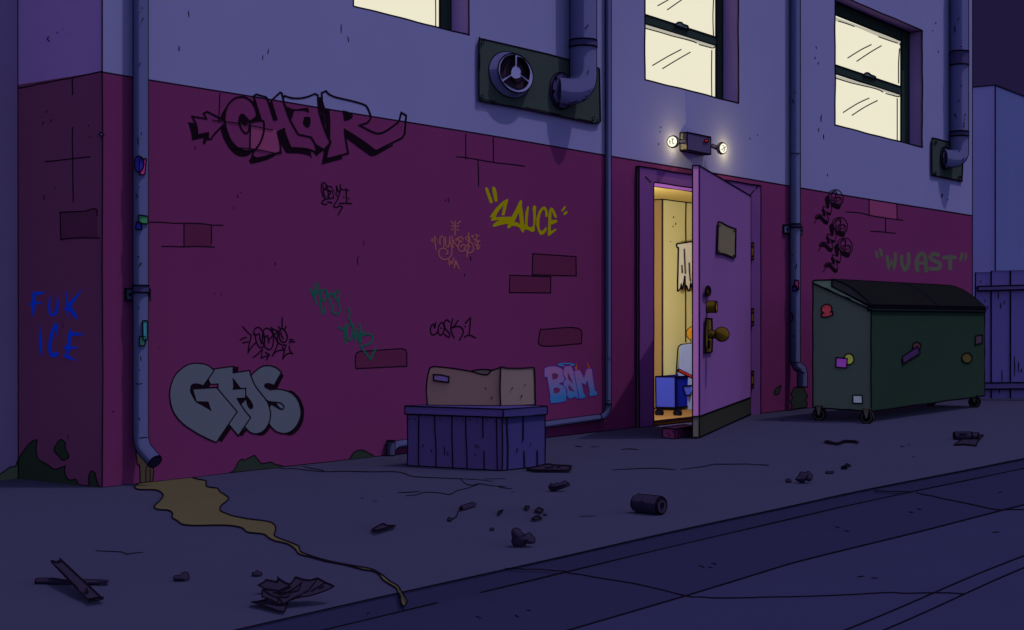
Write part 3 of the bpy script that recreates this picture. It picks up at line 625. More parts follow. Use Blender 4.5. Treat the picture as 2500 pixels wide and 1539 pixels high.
# three wriggling outline creatures above the dumpster
for k, (dx, dy) in enumerate([(0, 0), (66, 425), (142, 742)]):
    q = (dx, dy)
    fl = [(zT, s, BLK, (), q) for s in ("338,290 355,255 388,235! 405,380! 395,425 375,425 355,380 345,330", "425,358! 445,343 520,382 592,382! 572,440 540,452 500,440 440,400", "288,455! 312,430! 345,490 350,545 330,552 300,500", "362,478! 410,500 442,505! 430,535 400,540 372,512", "190,590! 230,545 290,550 340,600 388,630! 380,670 360,685 320,665 270,610 220,600! 178,675! 168,668! 205,600!")]
    st = [(zT, s, BLK, 2.2, c, q) for s, c in (("428,345 395,290 390,225 420,175 500,148 560,165 605,220 623,290 605,360 560,388 500,370 440,340", False), ("390,235 398,300 405,380 395,432! 340,410 310,408 318,445 345,490 345,552! 290,535 230,530 195,560 188,590", False), ("430,345 440,400 445,440 430,510 400,535! 365,480! 385,560 395,620 378,675", False),
          ("468,175 510,170 520,205 505,270 470,310 430,320 408,285 420,225", True), ("540,260 580,270 595,310 580,355 540,368 500,355 483,320 500,280", True))]
    def eyes(mb, o, q=q):
        mb.stroke(zell(zT, 475 + q[0], 230 + q[1], 34, 46, 18, .2), WALL, o, BLK, 1.5, closed=True); mb.stroke(zell(zT, 545 + q[0], 295 + q[1], 30, 30, 18), WALL, o, BLK, 1.5, closed=True)
        mb.stroke(zell(zT, 443 + q[0], 288 + q[1], 11, 12, 12), WALL, o + .001, BLK, 1.3, closed=True); mb.stroke(zell(zT, 511 + q[0], 328 + q[1], 11, 12, 12), WALL, o + .001, BLK, 1.3, closed=True)
    graff(['black wriggling outline worm with round eyes, highest of three', 'black wriggling outline worm with round eyes, middle of three', 'black wriggling outline worm with round eyes, lowest of three'][k], fl, st, post=[eyes])
BLU = mat('blue_spray', (2, 26, 142), 'shade')
graff('bright blue scratchy lettering FUK ICE on the side face', [(zB, s, BLU) for s in (
    "185,262! 262,262! 250,272! 205,285! 200,318! 250,320! 200,338! 196,370 182,408! 178,345! 165,332! 180,322!", "280,292! 290,290! 286,345 293,385 310,375 320,330 328,255! 333,340 325,385 300,402 280,390 272,350", "375,262! 383,262! 383,330! 470,243! 445,285 405,345! 437,395! 435,425! 388,365! 386,425! 375,370! 362,362! 375,345!",
    "228,437! 232,500! 240,555! 237,637! 222,590! 220,520!", "328,440! 315,440 290,480 275,545 275,600 290,632 325,630 337,605! 300,605 295,560 305,490 318,480! 322,530! 330,470", "402,468! 410,490! 483,503! 440,512 405,512! 400,570! 455,580! 400,590! 385,618! 437,655! 390,645 358,630! 378,605! 362,578! 380,560! 385,505!")], fn=SIDE)
# ================================================================== windows
M_SASH = mat('sash_paint', (27, 37, 41)); M_LATCH = mat('latch_metal', (52, 72, 84)); M_PANE = glow('lit_pane', (237, 232, 206)); M_PANE2 = glow('pane_sash_shade', (184, 180, 166))
YP = D - 0.004; PL = yplane(YP); FR = yplane(D - 0.018)
def window(i, label, stile_px, rails, head_px=None, marks=(), strips=(), latch=None, z=None):
    x0, x1, z0, z1 = WIN[i]
    mb = MB(); mb.add([(x0 - .02, D, z0 - .02), (x1 + .02, D, z0 - .02), (x1 + .02, D, z1 + .02), (x0 - .02, D, z1 + .02)], [[0, 1, 2, 3]], M_SASH)
    wn = part('window', mb, bld, label)
    xs = FR(*stile_px)[0]
    mb = MB(); yf, yb = D - 0.018, D - 0.001
    mb.box(xs, x1 - .003, yf, yb, z0 + .003, z1 - .003, M_SASH, 1)
    zt = z1 - .003
    if head_px:
        zh = FR(*head_px)[2]; mb.box(x0 + .003, xs - .002, yf, yb, zh, z1 - .003, M_SASH, 1); zt = zh
    for a, b in rails:
        za, zb = FR(*a)[2], FR(*b)[2]; mb.box(x0 + .003, xs - .002, yf, yb, min(za, zb), max(za, zb), M_SASH, 1)
    part('window_frame', mb, wn)
    mb = MB(); mb.add([(x0 + .004, YP, z0 + .004), (xs + .01, YP, z0 + .004), (xs + .01, YP, z1 - .004), (x0 + .004, YP, z1 - .004)], [[0, 1, 2, 3]], M_PANE)
    for s in strips: mb.fill(curve(z, s, True), PL, 0.004, M_PANE2)  # shade of the sash painted on the glowing pane as greyer strips
    for s in marks: mb.stroke(curve(z, s), PL, 0.006, w=2.8)  # inked sash lines, with slanted glints drawn on the glass
    part('pane', mb, wn)
    if latch:
        mb = MB(); mb.slab(curve(z, latch, True), FR, -0.01, 0.012, M_LATCH); part('latch', mb, wn)
window(0, 'lit sash window cut off by the top of the view, left of the fan panel', zW1(1722, 300), [], marks=["1637,0 1640,200 1640,478"], z=zW1)
window(1, 'lit sash window above the back door', zI(682, 330), [(zI(682, 330), zI(682, 404))],
       marks=["655,0 650,150 655,320", "640,445 638,650 640,860", "165,52 258,0", "250,87 375,0", "120,577 250,500 370,437", "208,604 330,530 450,461", "55,250 200,290 300,320 460,360 505,380", "530,394 640,423", "650,425 676,407"],
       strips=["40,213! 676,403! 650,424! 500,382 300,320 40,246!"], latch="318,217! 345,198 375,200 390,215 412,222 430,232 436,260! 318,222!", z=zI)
window(2, 'lit sash window nearest the far corner of the building', zJ(632, 340), [(zJ(631, 670), zJ(631, 730))], head_px=zJ(634, 317),
       marks=["617,377 610,500 610,640", "600,760 600,900 600,1092", "220,447 320,385 400,345", "290,472 390,405 477,354", "185,866 290,800 383,756", "253,888 350,825 447,775", "148,164 210,183 270,205", "458,284 530,310 600,333", "131,604 250,640 400,675 460,693 491,710", "513,720 600,745", "608,746 630,735", "620,345 635,320"],
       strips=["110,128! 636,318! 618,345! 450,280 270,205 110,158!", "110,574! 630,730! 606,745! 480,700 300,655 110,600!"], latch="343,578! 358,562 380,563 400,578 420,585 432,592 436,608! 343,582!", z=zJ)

# ================================================================== door frame, door, hallway
M_FRM = mat('door_frame_paint', (67, 40, 92)); M_FRMS = mat('door_frame_side', (36, 24, 52), 'shade'); M_SOF = mat('door_soffit', (110, 64, 122), 'in')
dx0, dx1, dz1 = DOOR; yo = -0.033; ox0, ox1, oz1 = 5.441, 7.652, 2.177
mb = MB()
mb.box(ox0, dx0, yo, 0.15, 0.0, oz1, M_FRM, left=M_FRMS, right=M_FRM)
mb.box(dx1, ox1, yo, 0.15, 0.0, oz1, M_FRM)
mb.box(dx0, dx1, yo, 0.15, dz1, oz1, M_FRM, bottom=M_SOF)
for a, b in [((ox0, yo, 0), (ox0, yo, oz1)), ((ox0, -.004, 0), (ox0, -.004, oz1)), ((ox0, yo, oz1), (ox1, yo, oz1)), ((ox1, yo, oz1), (ox1, yo, 0)), ((dx0, yo, 0), (dx0, yo, dz1)), ((dx0, yo, dz1), (dx1, yo, dz1)), ((dx1, yo, dz1), (dx1, yo, 0)), ((ox0, yo, 0), (dx0, yo, 0)), ((ox0, yo, oz1), (ox0, 0, oz1)), ((dx0, .15, dz1), (dx1, .15, dz1))]:
    n = 10; mb.line([tuple(a[k] + (b[k] - a[k]) * i / n + (0.002 * math.sin(i * 1.9) if k != 1 else 0) for k in range(3)) for i in range(n + 1)])
FP_ = yplane(yo)
for s in ["110,135 160,192", "260,300 310,350 352,395", "2245,470 2210,508", "2175,545 2130,595 2090,645"]: mb.stroke(curve(zDF, s), FP_, .003, w=2.6)
part('door_frame', mb, bld)

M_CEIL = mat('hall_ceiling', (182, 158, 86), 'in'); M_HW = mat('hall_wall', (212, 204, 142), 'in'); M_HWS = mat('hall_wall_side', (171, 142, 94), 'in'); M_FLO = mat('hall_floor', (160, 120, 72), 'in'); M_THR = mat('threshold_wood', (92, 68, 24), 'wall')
PX_, PY_ = 7.672, 1.063; HCZ = 2.107
mb = MB()
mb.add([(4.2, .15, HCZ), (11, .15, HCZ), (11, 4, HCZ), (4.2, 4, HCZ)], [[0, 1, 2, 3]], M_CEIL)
mb.add([(4.2, .02, .006), (11, .02, .006), (11, 4, .006), (4.2, 4, .006)], [[0, 1, 2, 3]], M_FLO)
mb.add([(PX_, PY_, 0), (11, PY_, 0), (11, PY_, HCZ), (PX_, PY_, HCZ)], [[0, 1, 2, 3]], M_HW)
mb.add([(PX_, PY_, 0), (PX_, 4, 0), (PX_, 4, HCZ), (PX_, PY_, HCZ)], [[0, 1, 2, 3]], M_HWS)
mb.add([(4.2, 4, 0), (PX_, 4, 0), (PX_, 4, HCZ), (4.2, 4, HCZ)], [[0, 1, 2, 3]], M_HW)
mb.add([(4.2, .15, 0), (4.2, 4, 0), (4.2, 4, HCZ), (4.2, .15, HCZ)], [[0, 1, 2, 3]], M_HW)
mb.add([(11, .15, 0), (11, 1.063, 0), (11, 1.063, HCZ), (11, .15, HCZ)], [[0, 1, 2, 3]], M_HW)
for x0, x1 in ((4.2, ox0), (ox1, 11)): mb.add([(x0, .15, 0), (x1, .15, 0), (x1, .15, HCZ), (x0, .15, HCZ)], [[0, 1, 2, 3]], M_HW)
mb.line([(PX_, PY_, 0), (PX_, PY_, HCZ)]); mb.line([(PX_, PY_ - .003, HCZ - .003), (9.5, PY_ - .003, HCZ - .003)]); mb.line([(PX_ - .003, PY_, HCZ - .003), (PX_ - .003, 4, HCZ - .003)]); mb.line([(PX_ - .003, PY_, .012), (PX_ - .003, 4, .012)]); mb.line([(PX_, PY_ - .003, .012), (9.5, PY_ - .003, .012)])
HW = yplane(PY_)
ticks(mb, zG, HW, .003, ["241,312 238,322", "251,346 250,356", "236,360 238,367", "223,440 225,444"])
mb.stroke(curve(zG, "304,242 302,340 303,440"), HW, .003, w=2.6); mb.stroke(curve(zG, "303,440 302,700 302,955"), HW, .003, w=2.6)
hall = part('hallway', mb, bld, 'warm lit tan hallway behind the open door')
mb = MB(); mb.box(dx0, dx1, -.03, .02, 0.001, .035, M_THR, 1); part('threshold', mb, bld)
hl = bpy.data.lights.new('hall_lamp', 'POINT'); hl.energy = 125; hl.shadow_soft_size = 0.12; hl.color = (1.0, .97, .95)
ho = bpy.data.objects.new('hall_lamp', hl); COL.objects.link(ho); ho.location = (5.95, .55, 1.35)

M_DOOR = mat('door_paint', (82, 54, 110)); M_EDGE = mat('door_edge_pale', (134, 84, 146)); M_KICK = mat('kick_plate_rubber', (31, 31, 33)); M_KICKE = mat('kick_plate_edge', (66, 64, 70)); M_BRS = mat('old_brass', (72, 54, 22)); M_BRL = mat('old_brass_bright', (106, 84, 38)); M_NOT = mat('notice_board', (77, 71, 67))  # door and kick plate edges get paler tones than their faces
Hh = Vector((7.44, -.036, 0)); Fo = Vector((4.755, -.985, 0)); du = (Hh - Fo).normalized(); nin = Vector((-du.y, du.x, 0)) * 1.0
if nin.y < 0: nin = -nin
TH = .057; zb_, zt_ = 0.012, 2.066
BEV = Vector((-.87, .5, 0)) * .06   # bevel added so the free edge faces the sun and renders lit
def dpt(t, z, inn=0.0):
    p = Fo + (Hh - Fo) * t + nin * inn
    if inn and t == 0: p = Fo + BEV
    return (p.x, p.y, z)
mb = MB()
v = [dpt(0, .17), dpt(1, .17), dpt(1, .17, TH), dpt(0, .17, TH), dpt(0, zt_), dpt(1, zt_), dpt(1, zt_, TH), dpt(0, zt_, TH)]
mb.hexa(v, M_DOOR, 0, left=M_EDGE)
for a, b in [(0, 4), (3, 7), (4, 5), (4, 7), (1, 5)]: mb.line([v[a], v[b]])
door = part('door', mb, bld, 'purple door standing open to the alley')
DP = vplane(Fo, Hh)
mb = MB()
v = [dpt(0, zb_), dpt(1, zb_), dpt(1, zb_, TH), dpt(0, zb_, TH), dpt(0, .17), dpt(1, .17), dpt(1, .17, TH), dpt(0, .17, TH)]
mb.hexa(v, M_KICK, 0, left=M_KICKE)
for a, b in [(0, 4), (3, 7), (0, 1), (0, 3), (4, 5), (4, 7)]: mb.line([v[a], v[b]])
part('kick_plate', mb, door)
mb = MB(); mb.slab(curve(zG, "470,341! 485,343 515,360 560,377! 558,520! 545,522 500,505 465,500!", True), DP, 0.0, .01, M_NOT)
for s in ["478,357 480,359", "548,386 551,388", "474,491 476,492", "548,512 551,514"]: mb.stroke(curve(zG, s), DP, .014, w=3)
part('notice', mb, door)
mb = MB(); mb.slab(zell(zKN, 180, 195, 40, 76), DP, 0, .02, M_BRS); mb.fill(zell(zKN, 180, 192, 15, 48), DP, .024, M_BRL); mb.stroke(zell(zKN, 180, 192, 15, 48), DP, .026, w=3, closed=True); part('keyhole', mb, door)
mb = MB(); a = Vector(DP(*zKN(160, 438), 0)); nout = -nin
mb.cyl(a, a + nout * .075, .043, M_BRS, M_BRL); part('deadbolt', mb, door)
mb = MB(); mb.slab(curve(zKN, "145,615! 240,622! 245,740! 248,950! 243,1130! 140,1148!", True), DP, 0, .012, M_BRS)
mb.fill(curve(zKN, "188,968! 208,962! 205,1068! 187,1070!", True), DP, .015, M_BRL); mb.stroke(curve(zKN, "188,968! 208,962! 205,1068! 187,1070!", True), DP, .017, w=2.8, closed=True)
mb.stroke(curve(zKN, "157,640 153,735"), DP, .015, w=2.2); mb.stroke(curve(zKN, "157,1050 158,1130"), DP, .015, w=2.2); part('lock_plate', mb, door)
mb = MB(); a = Vector(DP(*zKN(185, 860), 0.013)); mb.cyl(a, a + nout * .06, .028, M_BRS); c = a + nout * .105; mb.sphere(c, .0545, M_BRS)
kf = facing((c.x, c.y, 0)); ticks(mb, zKN, lambda px, py, o=0: tuple(Vector(kf(px, py)) + (Vector((CAM[0], CAM[1], CH)) - c).normalized() * .058), 0, ["220,822 212,862", "230,862 236,885", "245,893 265,912"], w=2.4)
part('door_knob', mb, door)
for zc in (1.545, .925, .335):
    mb = MB(); p = Vector(dpt(1, 0)) + Vector((.018, -.004, 0))
    mb.tube([(p.x, p.y, zc - .08), (p.x, p.y, zc - .065), (p.x, p.y, zc + .065), (p.x, p.y, zc + .08)], .015, M_BRS, 14, True, M_BRS, radii=[.009, .015, .015, .009]); mb.contour([(p.x, p.y, zc - .08), (p.x, p.y, zc + .08)], .015)
    for q in (-.08, -.045, .045, .08): mb.ring((p.x, p.y, zc + q), (0, 0, 1), .015)
    part('hinge', mb, door)

# ---- things in the hallway
M_TOW = mat('towel_cloth', (226, 222, 206), 'in'); T_ = yplane(PY_ - .02)
mb = MB()
tw = curve(zDZ, "207,115! 212,102 225,102 318,88! 430,78! 430,440 412,415 402,380! 392,430 375,438 362,420 352,392! 345,432 330,438 318,412 308,382! 302,430 292,437 284,415 275,400 270,425! 267,330! 258,390 248,425 241,390! 236,420 224,435 215,425 218,270 221,132! 213,130", True)
mb.slab(tw, T_, 0, .015, M_TOW)
for s in ["262,142 266,230 270,315", "245,257 248,310", "297,240 300,310 306,368"]: mb.stroke(curve(zDZ, s), T_, .02, w=2.6)
single('hanging_towel', mb, 'ragged off-white towel hanging on the hallway wall', 'towel', (8.0, PY_ - .02, 1.2))
M_CB = mat('cooler_blue', (22, 32, 150), 'in'); M_CBL = mat('cooler_lit_blue', (76, 92, 226), 'in')  # lamp-lit side is a lighter copy of the blue, reused on the handle
cc = Vector(onZ(*zDZ(200, 1292), 0)); z0, z1 = .035, .338
v = [(cc.x - .05, cc.y + .19), (cc.x, cc.y), (cc.x + .5, cc.y + .03), (cc.x + .45, cc.y + .22)]
t = thing('cooler', 'blue wheeled cooler box on the hallway floor', 'cooler', (cc.x, cc.y, 0))
mb = MB(); mb.hexa([(*v[0], z0), (*v[1], z0), (*v[2], z0), (*v[3], z0), (v[0][0] - .008, v[0][1], z1), (v[1][0] - .004, v[1][1], z1), (*v[2], z1), (*v[3], z1)], M_CB, 1, front=M_CBL)
part('body', mb, t)
mb = MB(); CF = yplane(cc.y - .004); mb.slab(curve(zDZ, "253,1120! 262,1113 330,1108! 325,1140! 305,1178! 272,1180!", True), CF, 0, .012, M_CBL); part('handle', mb, t)
for p in ((zDZ(88, 1290)), (zDZ(218, 1292))):
    mb = MB(); q = Vector(onZ(p[0], p[1] + 4, .03)); mb.cyl((q.x - .02, q.y, .03), (q.x + .03, q.y + .01, .03), .03, mat('cooler_wheel', (24, 24, 30), 'in')); part('wheel', mb, t)
M_JUG = mat('jug_plastic', (150, 166, 222), 'in'); M_GOLD = mat('golden_knob', (214, 150, 48), 'in')
jy = PY_ - .17; jx = onY(1694, 900, jy)[0]
t = thing('drink_dispenser', 'grey-blue rounded dispenser with a golden ball on top, behind the cooler', 'dispenser', (jx, jy, .006))
mb = MB(); prof = [(.205, .006), (.205, .05), (.195, .3), (.182, .5), (.174, .6), (.165, .632), (.14, .648), (.07, .656), (.0, .658)]
sg = 32; vs = [(jx + r * math.cos(2 * math.pi * k / sg), jy + .75 * r * math.sin(2 * math.pi * k / sg), zz) for r, zz in prof for k in range(sg)]
mb.add(vs, [[i * sg + k, i * sg + (k + 1) % sg, (i + 1) * sg + (k + 1) % sg, (i + 1) * sg + k] for i in range(len(prof) - 1) for k in range(sg)], M_JUG, True)
ax = Vector((jx - CAM[0], jy - CAM[1], 0)).normalized(); sd = Vector((ax.y, -ax.x, 0))
mb.line([Vector((jx, jy, zz)) - sd * max(r, .001) * .92 for r, zz in prof] + [Vector((jx, jy, zz)) + sd * r * .92 for r, zz in prof[::-1]])
part('body', mb, t)
mb = MB(); bc = Vector((jx - .012, jy, .762)); mb.cyl((bc.x, bc.y, .65), (bc.x, bc.y, .71), .02, M_JUG); mb.sphere(bc, .067, M_GOLD); part('ball_knob', mb, t)
mb = MB(); JF = yplane(jy - .2); a = JF(*zDZ(220, 1000)); b = JF(*zDZ(345, 1062)); mb.pipe([a, b], .012, mat('red_handle', (205, 62, 66), 'in'), 12, INK)
single('red_stick', mb, 'thin red stick leaning behind the cooler', 'stick', ((a[0] + b[0]) / 2, a[1], b[2]))

# ================================================================== pipes and vents on the wall
M_PIP = mat('pipe_paint', (57, 60, 103)); M_PIPD = mat('pipe_strap', (42, 38, 78)); M_HOLE = mat('pipe_hole', (22, 20, 44)); M_EAR = mat('strap_ear', (46, 50, 86)); M_DUCT = mat('duct_sheet', (62, 62, 108))
def arc(p0, p1, p2, n=8): return [tuple((1 - t) ** 2 * a + 2 * t * (1 - t) * b + t * t * c for a, b, c in zip(p0, p1, p2)) for t in [i / n for i in range(n + 1)]]
def cyl_hit(px, py, cx, cy, r):
    d = ray(px, py); ox, oy = CAM[0] - cx, CAM[1] - cy
    a = d[0] ** 2 + d[1] ** 2; b = 2 * (ox * d[0] + oy * d[1]); c = ox * ox + oy * oy - r * r
    disc = b * b - 4 * a * c
    t = (-b - math.sqrt(max(disc, 0))) / (2 * a)
    return (CAM[0] + t * d[0], CAM[1] + t * d[1], CH + t * d[2])
def sticker_round(parent, cx, cy, r, pts, m, name='sticker', lift=.002, label=None):
    """label wrapped on an upright pipe; outline convex in survey pixels"""
    mb = MB(); x0, x1 = min(p[0] for p in pts), max(p[0] for p in pts); n = 9; top, bot = [], []
    for i in range(n + 1):
        x = x0 + (x1 - x0) * (i / n if 0 < i < n else (.004 if i == 0 else .996)); ys = []
        for a, b in zip(pts, pts[1:] + pts[:1]):
            if (a[0] - x) * (b[0] - x) <= 0 and a[0] != b[0]: ys.append(a[1] + (b[1] - a[1]) * (x - a[0]) / (b[0] - a[0]))
        top.append((x, min(ys))); bot.append((x, max(ys)))
    vs = [cyl_hit(*p, cx, cy, r + lift) for p in top + bot]; N = n + 1
    mb.add(vs, [[i, i + 1, N + i + 1, N + i] for i in range(n)], m, True)
    mb.line([cyl_hit(*p, cx, cy, r + lift) for p in top + bot[::-1]], closed=True)
    part(name, mb, parent, label)
def pipe_ticks(mb, z, cx, cy, r, lines, w=2.4): ticks(mb, z, lambda px, py, o=0: cyl_hit(px, py, cx, cy, r + .003), 0, lines, w=w)
def cx_px(cx, cy): return proj((cx, cy, 1))[0]
def strap(parent, cx, cy, r, za, zb, ears=None, m=None, name='strap'):
    mb = MB(); m = m or M_PIPD; mb.tube([(cx, cy, za), (cx, cy, zb)], r + .004, m, 28)
    for q in (za, zb): mb.ring((cx, cy, q), (0, 0, 1), r + .005)
    mb.contour([(cx, cy, za), (cx, cy, zb)], r + .004)
    if ears:
        xa, xb = onY(ears[0][0][0], 0, -.014)[0], onY(ears[0][-1][1], 0, -.014)[0]
        mb.box(xa, xb, -.014, -.001, ears[1], ears[2], M_EAR, 1)
        for pa, pb in ears[0]:
            q = onY(pa * .6 + pb * .4 if pa < cx_px(cx, cy) else pa * .4 + pb * .6, 0, -.014)[0]; mb.ring((q, -.016, (ears[1] + ears[2]) / 2), (0, 1, 0), .006)
    part(name, mb, parent)
# near drainpipe
px_, py_ = .2185, -.05; r_ = .0388
zbend = .262
t = thing('drainpipe', 'blue-grey drainpipe with a kicked-out open foot near the building corner, patched with stickers', 'drainpipe', (px_, py_, 0), 'drainpipes down the wall')
mb = MB(); path = [(px_, py_, 5.0), (px_, py_, 3.0), (px_, py_, 1.0), (px_, py_, zbend + .02)] + arc((px_, py_, zbend + .02), (px_, py_, zbend - .045), (px_ + .0, py_ - .04, zbend - .075), 6)[1:] + [(px_, py_ - .118, .132)]
mb.tube(path, r_, M_PIP, 32); mb.contour(path, r_)
ax = Vector(path[-1]) - Vector(path[-2]); ax.normalize(); mb.disc(Vector(path[-1]) + ax * .001, ax, r_ - .001, M_HOLE); mb.ring(path[-1], ax, r_ + .001)
pipe_ticks(mb, zB, px_, py_, r_, ["770,783 790,787 810,782", "800,97 795,110 790,122", "787,60 784,68", "792,345 789,352 790,362", "799,628 800,642 803,655", "790,975 792,985 795,995", "792,703 794,712", "787,1094 815,1090 843,1091"])
pipe_ticks(mb, zA, px_, py_, r_, ["1310,65 1313,85", "1323,162 1305,203", "1293,578 1283,612", "1305,1220 1302,1250", "1268,1270 1275,1310 1284,1338"]); pipe_ticks(mb, zU, px_, py_, r_, ["227,437 228,450", "197,500 205,525 217,540", "225,1080 218,1092", "248,1140 238,1158 225,1180"])
part('pipe', mb, t)
zs = [onY(342, zU(0, q)[1], py_)[2] for q in (1350, 1415)]
strap(t, px_, py_, r_, zs[1], zs[0], ([(308.5, 330), (358, 366.5)], zs[1] - .042, zs[1] + .02), name='wall_bracket')
for lab, pts, m in (('blue round sticker', [zU(*p) for p in ell(222, 228, 48, 71, 24)], mat('sticker_indigo', (38, 32, 118))), ('pink slip sticker', [zU(*p) for p in ((230, 180), (291, 180), (280, 328), (230, 328))], mat('sticker_pink', (126, 38, 98))),
                    ('green label', [zU(*p) for p in ((221, 700), (306, 712), (306, 782), (221, 775))], mat('sticker_green', (40, 88, 68))), ('small blue sticker', [zU(*p) for p in ((196, 764), (248, 764), (250, 834), (195, 832))], mat('sticker_blue', (38, 34, 130))),
                    ('teal strip', [zB(*p) for p in ((810, 427), (836, 427), (836, 536), (812, 536))], mat('sticker_teal', (40, 92, 112))), ('small teal sticker', [zB(*p) for p in ((792, 516), (824, 516), (824, 566), (792, 570))], mat('sticker_teal_green', (50, 94, 92)))):
    sticker_round(t, px_, py_, r_, [(min(max(p[0], 328.9), 361.3), p[1]) for p in pts], m, label=lab, lift={'blue round sticker': .0045, 'green label': .0045, 'teal strip': .0045}.get(lab, .002))
# thin service pipe
r3 = .0225; x3 = onY(1484.5, 600, -.03)[0]; y3 = -.032
zl = onY(1484, 1010, y3)[2]; zr = zl + 0.015; xl = onY(960, 1100, y3)[0]; zL2 = onY(960, 1090, y3)[2]
t = thing('service_pipe', 'thin blue conduit running down beside the door and along the wall foot behind the crate', 'pipe', (x3, y3, 0))
mb = MB(); x4 = onY(953, 1100, y3)[0]
low = onY(*zL(1800, 645), y3)[2]; low2 = onY(*zL(340, 855), y3)[2]
path = [(x3, y3, 5), (x3, y3, 2.2), (x3, y3, 1), (x3, y3, low + .09)] + arc((x3, y3, low + .09), (x3, y3, low), (x3 - .1, y3, low), 6)[1:] + [((x3 + x4) / 2, y3, (low + low2) / 2), (x4 + .1, y3, low2)] + arc((x4 + .1, y3, low2), (x4, y3, low2), (x4, y3 - .004, low2 - .09), 6)[1:] + [(x4, y3 - .004, .09)]
mb.pipe(path, r3, M_PIP, 20)
pipe_ticks(mb, zF, x3, y3, r3, ["1457,860 1465,862", "1452,960 1465,962"]); mb.ring((x3 - .13, y3, low), (1, 0, 0), r3 + .001); mb.ring((x3, y3, low + .1), (0, 0, 1), r3 + .001)
part('pipe', mb, t)
mb = MB(); mb.cyl((x4, y3 - .004, .004), (x4, y3 - .004, .1), r3 + .004, mat('pipe_cap', (46, 44, 78))); part('end_cap', mb, t)
# far drainpipe
x5, y5, r5 = onY(1941.5, 700, -.06)[0], -.06, .0475
t = thing('drainpipe', 'blue-grey drainpipe with an offset foot left of the dumpster', 'drainpipe', (x5, y5, 0), 'drainpipes down the wall')
ze = onY(*zK(145, 1090), y5)[2]; ze2 = onY(*zK(172, 1140), y5 - .05)[2]; ze3 = onY(*zK(172, 1232), y5 - .05)[2]
mb = MB(); path = [(x5, y5, 5), (x5, y5, 2.6), (x5, y5, 1.4), (x5, y5, ze + .01), (x5 + .012, y5 - .02, ze - .035), (x5 + .025, y5 - .055, ze2 + .02), (x5 + .03, y5 - .062, ze2 - .02), (x5 + .03, y5 - .062, ze3)]
mb.tube(path, r5, M_PIP, 32); mb.contour(path, r5); mb.disc((x5 + .03, y5 - .062, ze3), (0, 0, -1), r5 - .001, M_HOLE); mb.ring((x5 + .03, y5 - .062, ze3), (0, 0, 1), r5); mb.ring((x5, y5, ze + .01), (0, 0, 1), r5 + .001, lw=.003); mb.ring((x5 + .027, y5 - .058, ze2), (0.1, -.3, 1), r5 + .001, lw=.003)
mb.ring((x5, y5, onY(1941, zI(0, 1352)[1], y5)[2]), (0, 0, 1), r5 + .001, lw=.003)
pipe_ticks(mb, zI, x5, y5, r5, ["1368,808 1371,823", "1348,872 1356,892 1362,912", "1369,1168 1370,1175", "1376,1266 1378,1270"]); pipe_ticks(mb, zK, x5, y5, r5, ["132,443 133,454", "158,500 156,518 152,533", "137,920 140,930 145,935", "143,832 145,836"])
part('pipe', mb, t)
zs = [onY(1941, zK(0, q)[1], y5)[2] for q in (262, 282)]
strap(t, x5, y5, r5, zs[1], zs[0], ([(1914, 1932), (1950, 1958.5)], zs[1] - .06, zs[1] + .02), name='wall_bracket')
for lab, pts, m in (('pink sticker', [zK(*p) for p in ((148, 594), (171, 600), (171, 655), (148, 634))], mat('sticker_magenta', (148, 42, 116))), ('indigo round sticker', [zK(*p) for p in ell(147, 644, 14, 18, 20)], mat('sticker_indigo2', (42, 38, 128))), ('violet half-round sticker', [zK(*p) for p in ((119, 792), (131, 795), (137, 815), (131, 834), (119, 846))], mat('sticker_violet', (78, 36, 150)))):
    sticker_round(t, x5, y5, r5, [(min(max(p[0], 1929.8), 1952.6), p[1]) for p in pts], m, label=lab, lift=.0045 if lab == 'pink sticker' else .002)
# fan panel
M_PLT = mat('vent_plate', (36, 43, 50)); M_PLTE = mat('vent_plate_edge', (46, 54, 60)); M_FAN = mat('fan_housing', (64, 63, 110)); M_RING = mat('fan_ring', (92, 92, 146)); M_DK = mat('fan_dark', (34, 25, 45)); M_SCR = mat('screw_head', (96, 100, 128))
fx = (onY(*zH(150, 600))[0] + onY(*zH(1635, 900))[0]) / 2
t = thing('fan_panel', 'dark metal wall panel with a round three-spoked extractor fan', 'vent panel', (fx, 0, 2.47))
mb = MB(); mb.slab(curve(zH, "150,188 165,178 190,178! 1000,365! 1270,440! 1590,528! 1620,540 1632,560! 1642,1130 1640,1190 1612,1216! 1560,1216! 700,1035! 190,945! 160,938 150,925! 145,500!", True), WALL3, 0.0, .018, M_PLT, edge=3.4)
PLT = yplane(-.018)
for s in ["165,915 260,932 360,950", "720,1020 900,1058 1160,1112", "1365,1160 1440,1175 1530,1192", "1590,1200 1608,1185 1615,1165", "158,350 160,450 157,560"]: mb.stroke(curve(zH, s), PLT, .003, w=2.2)
part('plate', mb, t)
for s in ((193, 216), (190, 882), (1560, 1157)):
    mb = MB(); e = zell(zH, *s, 13, 18); mb.slab(e, PLT, .001, .01, M_SCR, edge=2.6); part('screw', mb, t)
cxf = onY(*zH(535, 622), -.02)[0]; czf = onY(*zH(540, 622), -.02)[2]
cx2 = onY(*zH(602, 600), -.075)[0]; cz2 = onY(*zH(602, 600), -.075)[2]
mb = MB(); n = 36; y1, y2 = -.019, -.075
back = [(cxf + .262 * math.cos(a), y1, czf + .166 * math.sin(a)) for a in [2 * math.pi * k / n for k in range(n)]]
sx, szz = .215, .141
front = [(cx2 + sx * math.cos(a), y2, cz2 + szz * math.sin(a)) for a in [2 * math.pi * k / n for k in range(n)]]
mb.add(back + front, [[k, (k + 1) % n, n + (k + 1) % n, n + k] for k in range(n)], M_FAN, True)
mb.line(back, closed=True); mb.line(front, closed=True)
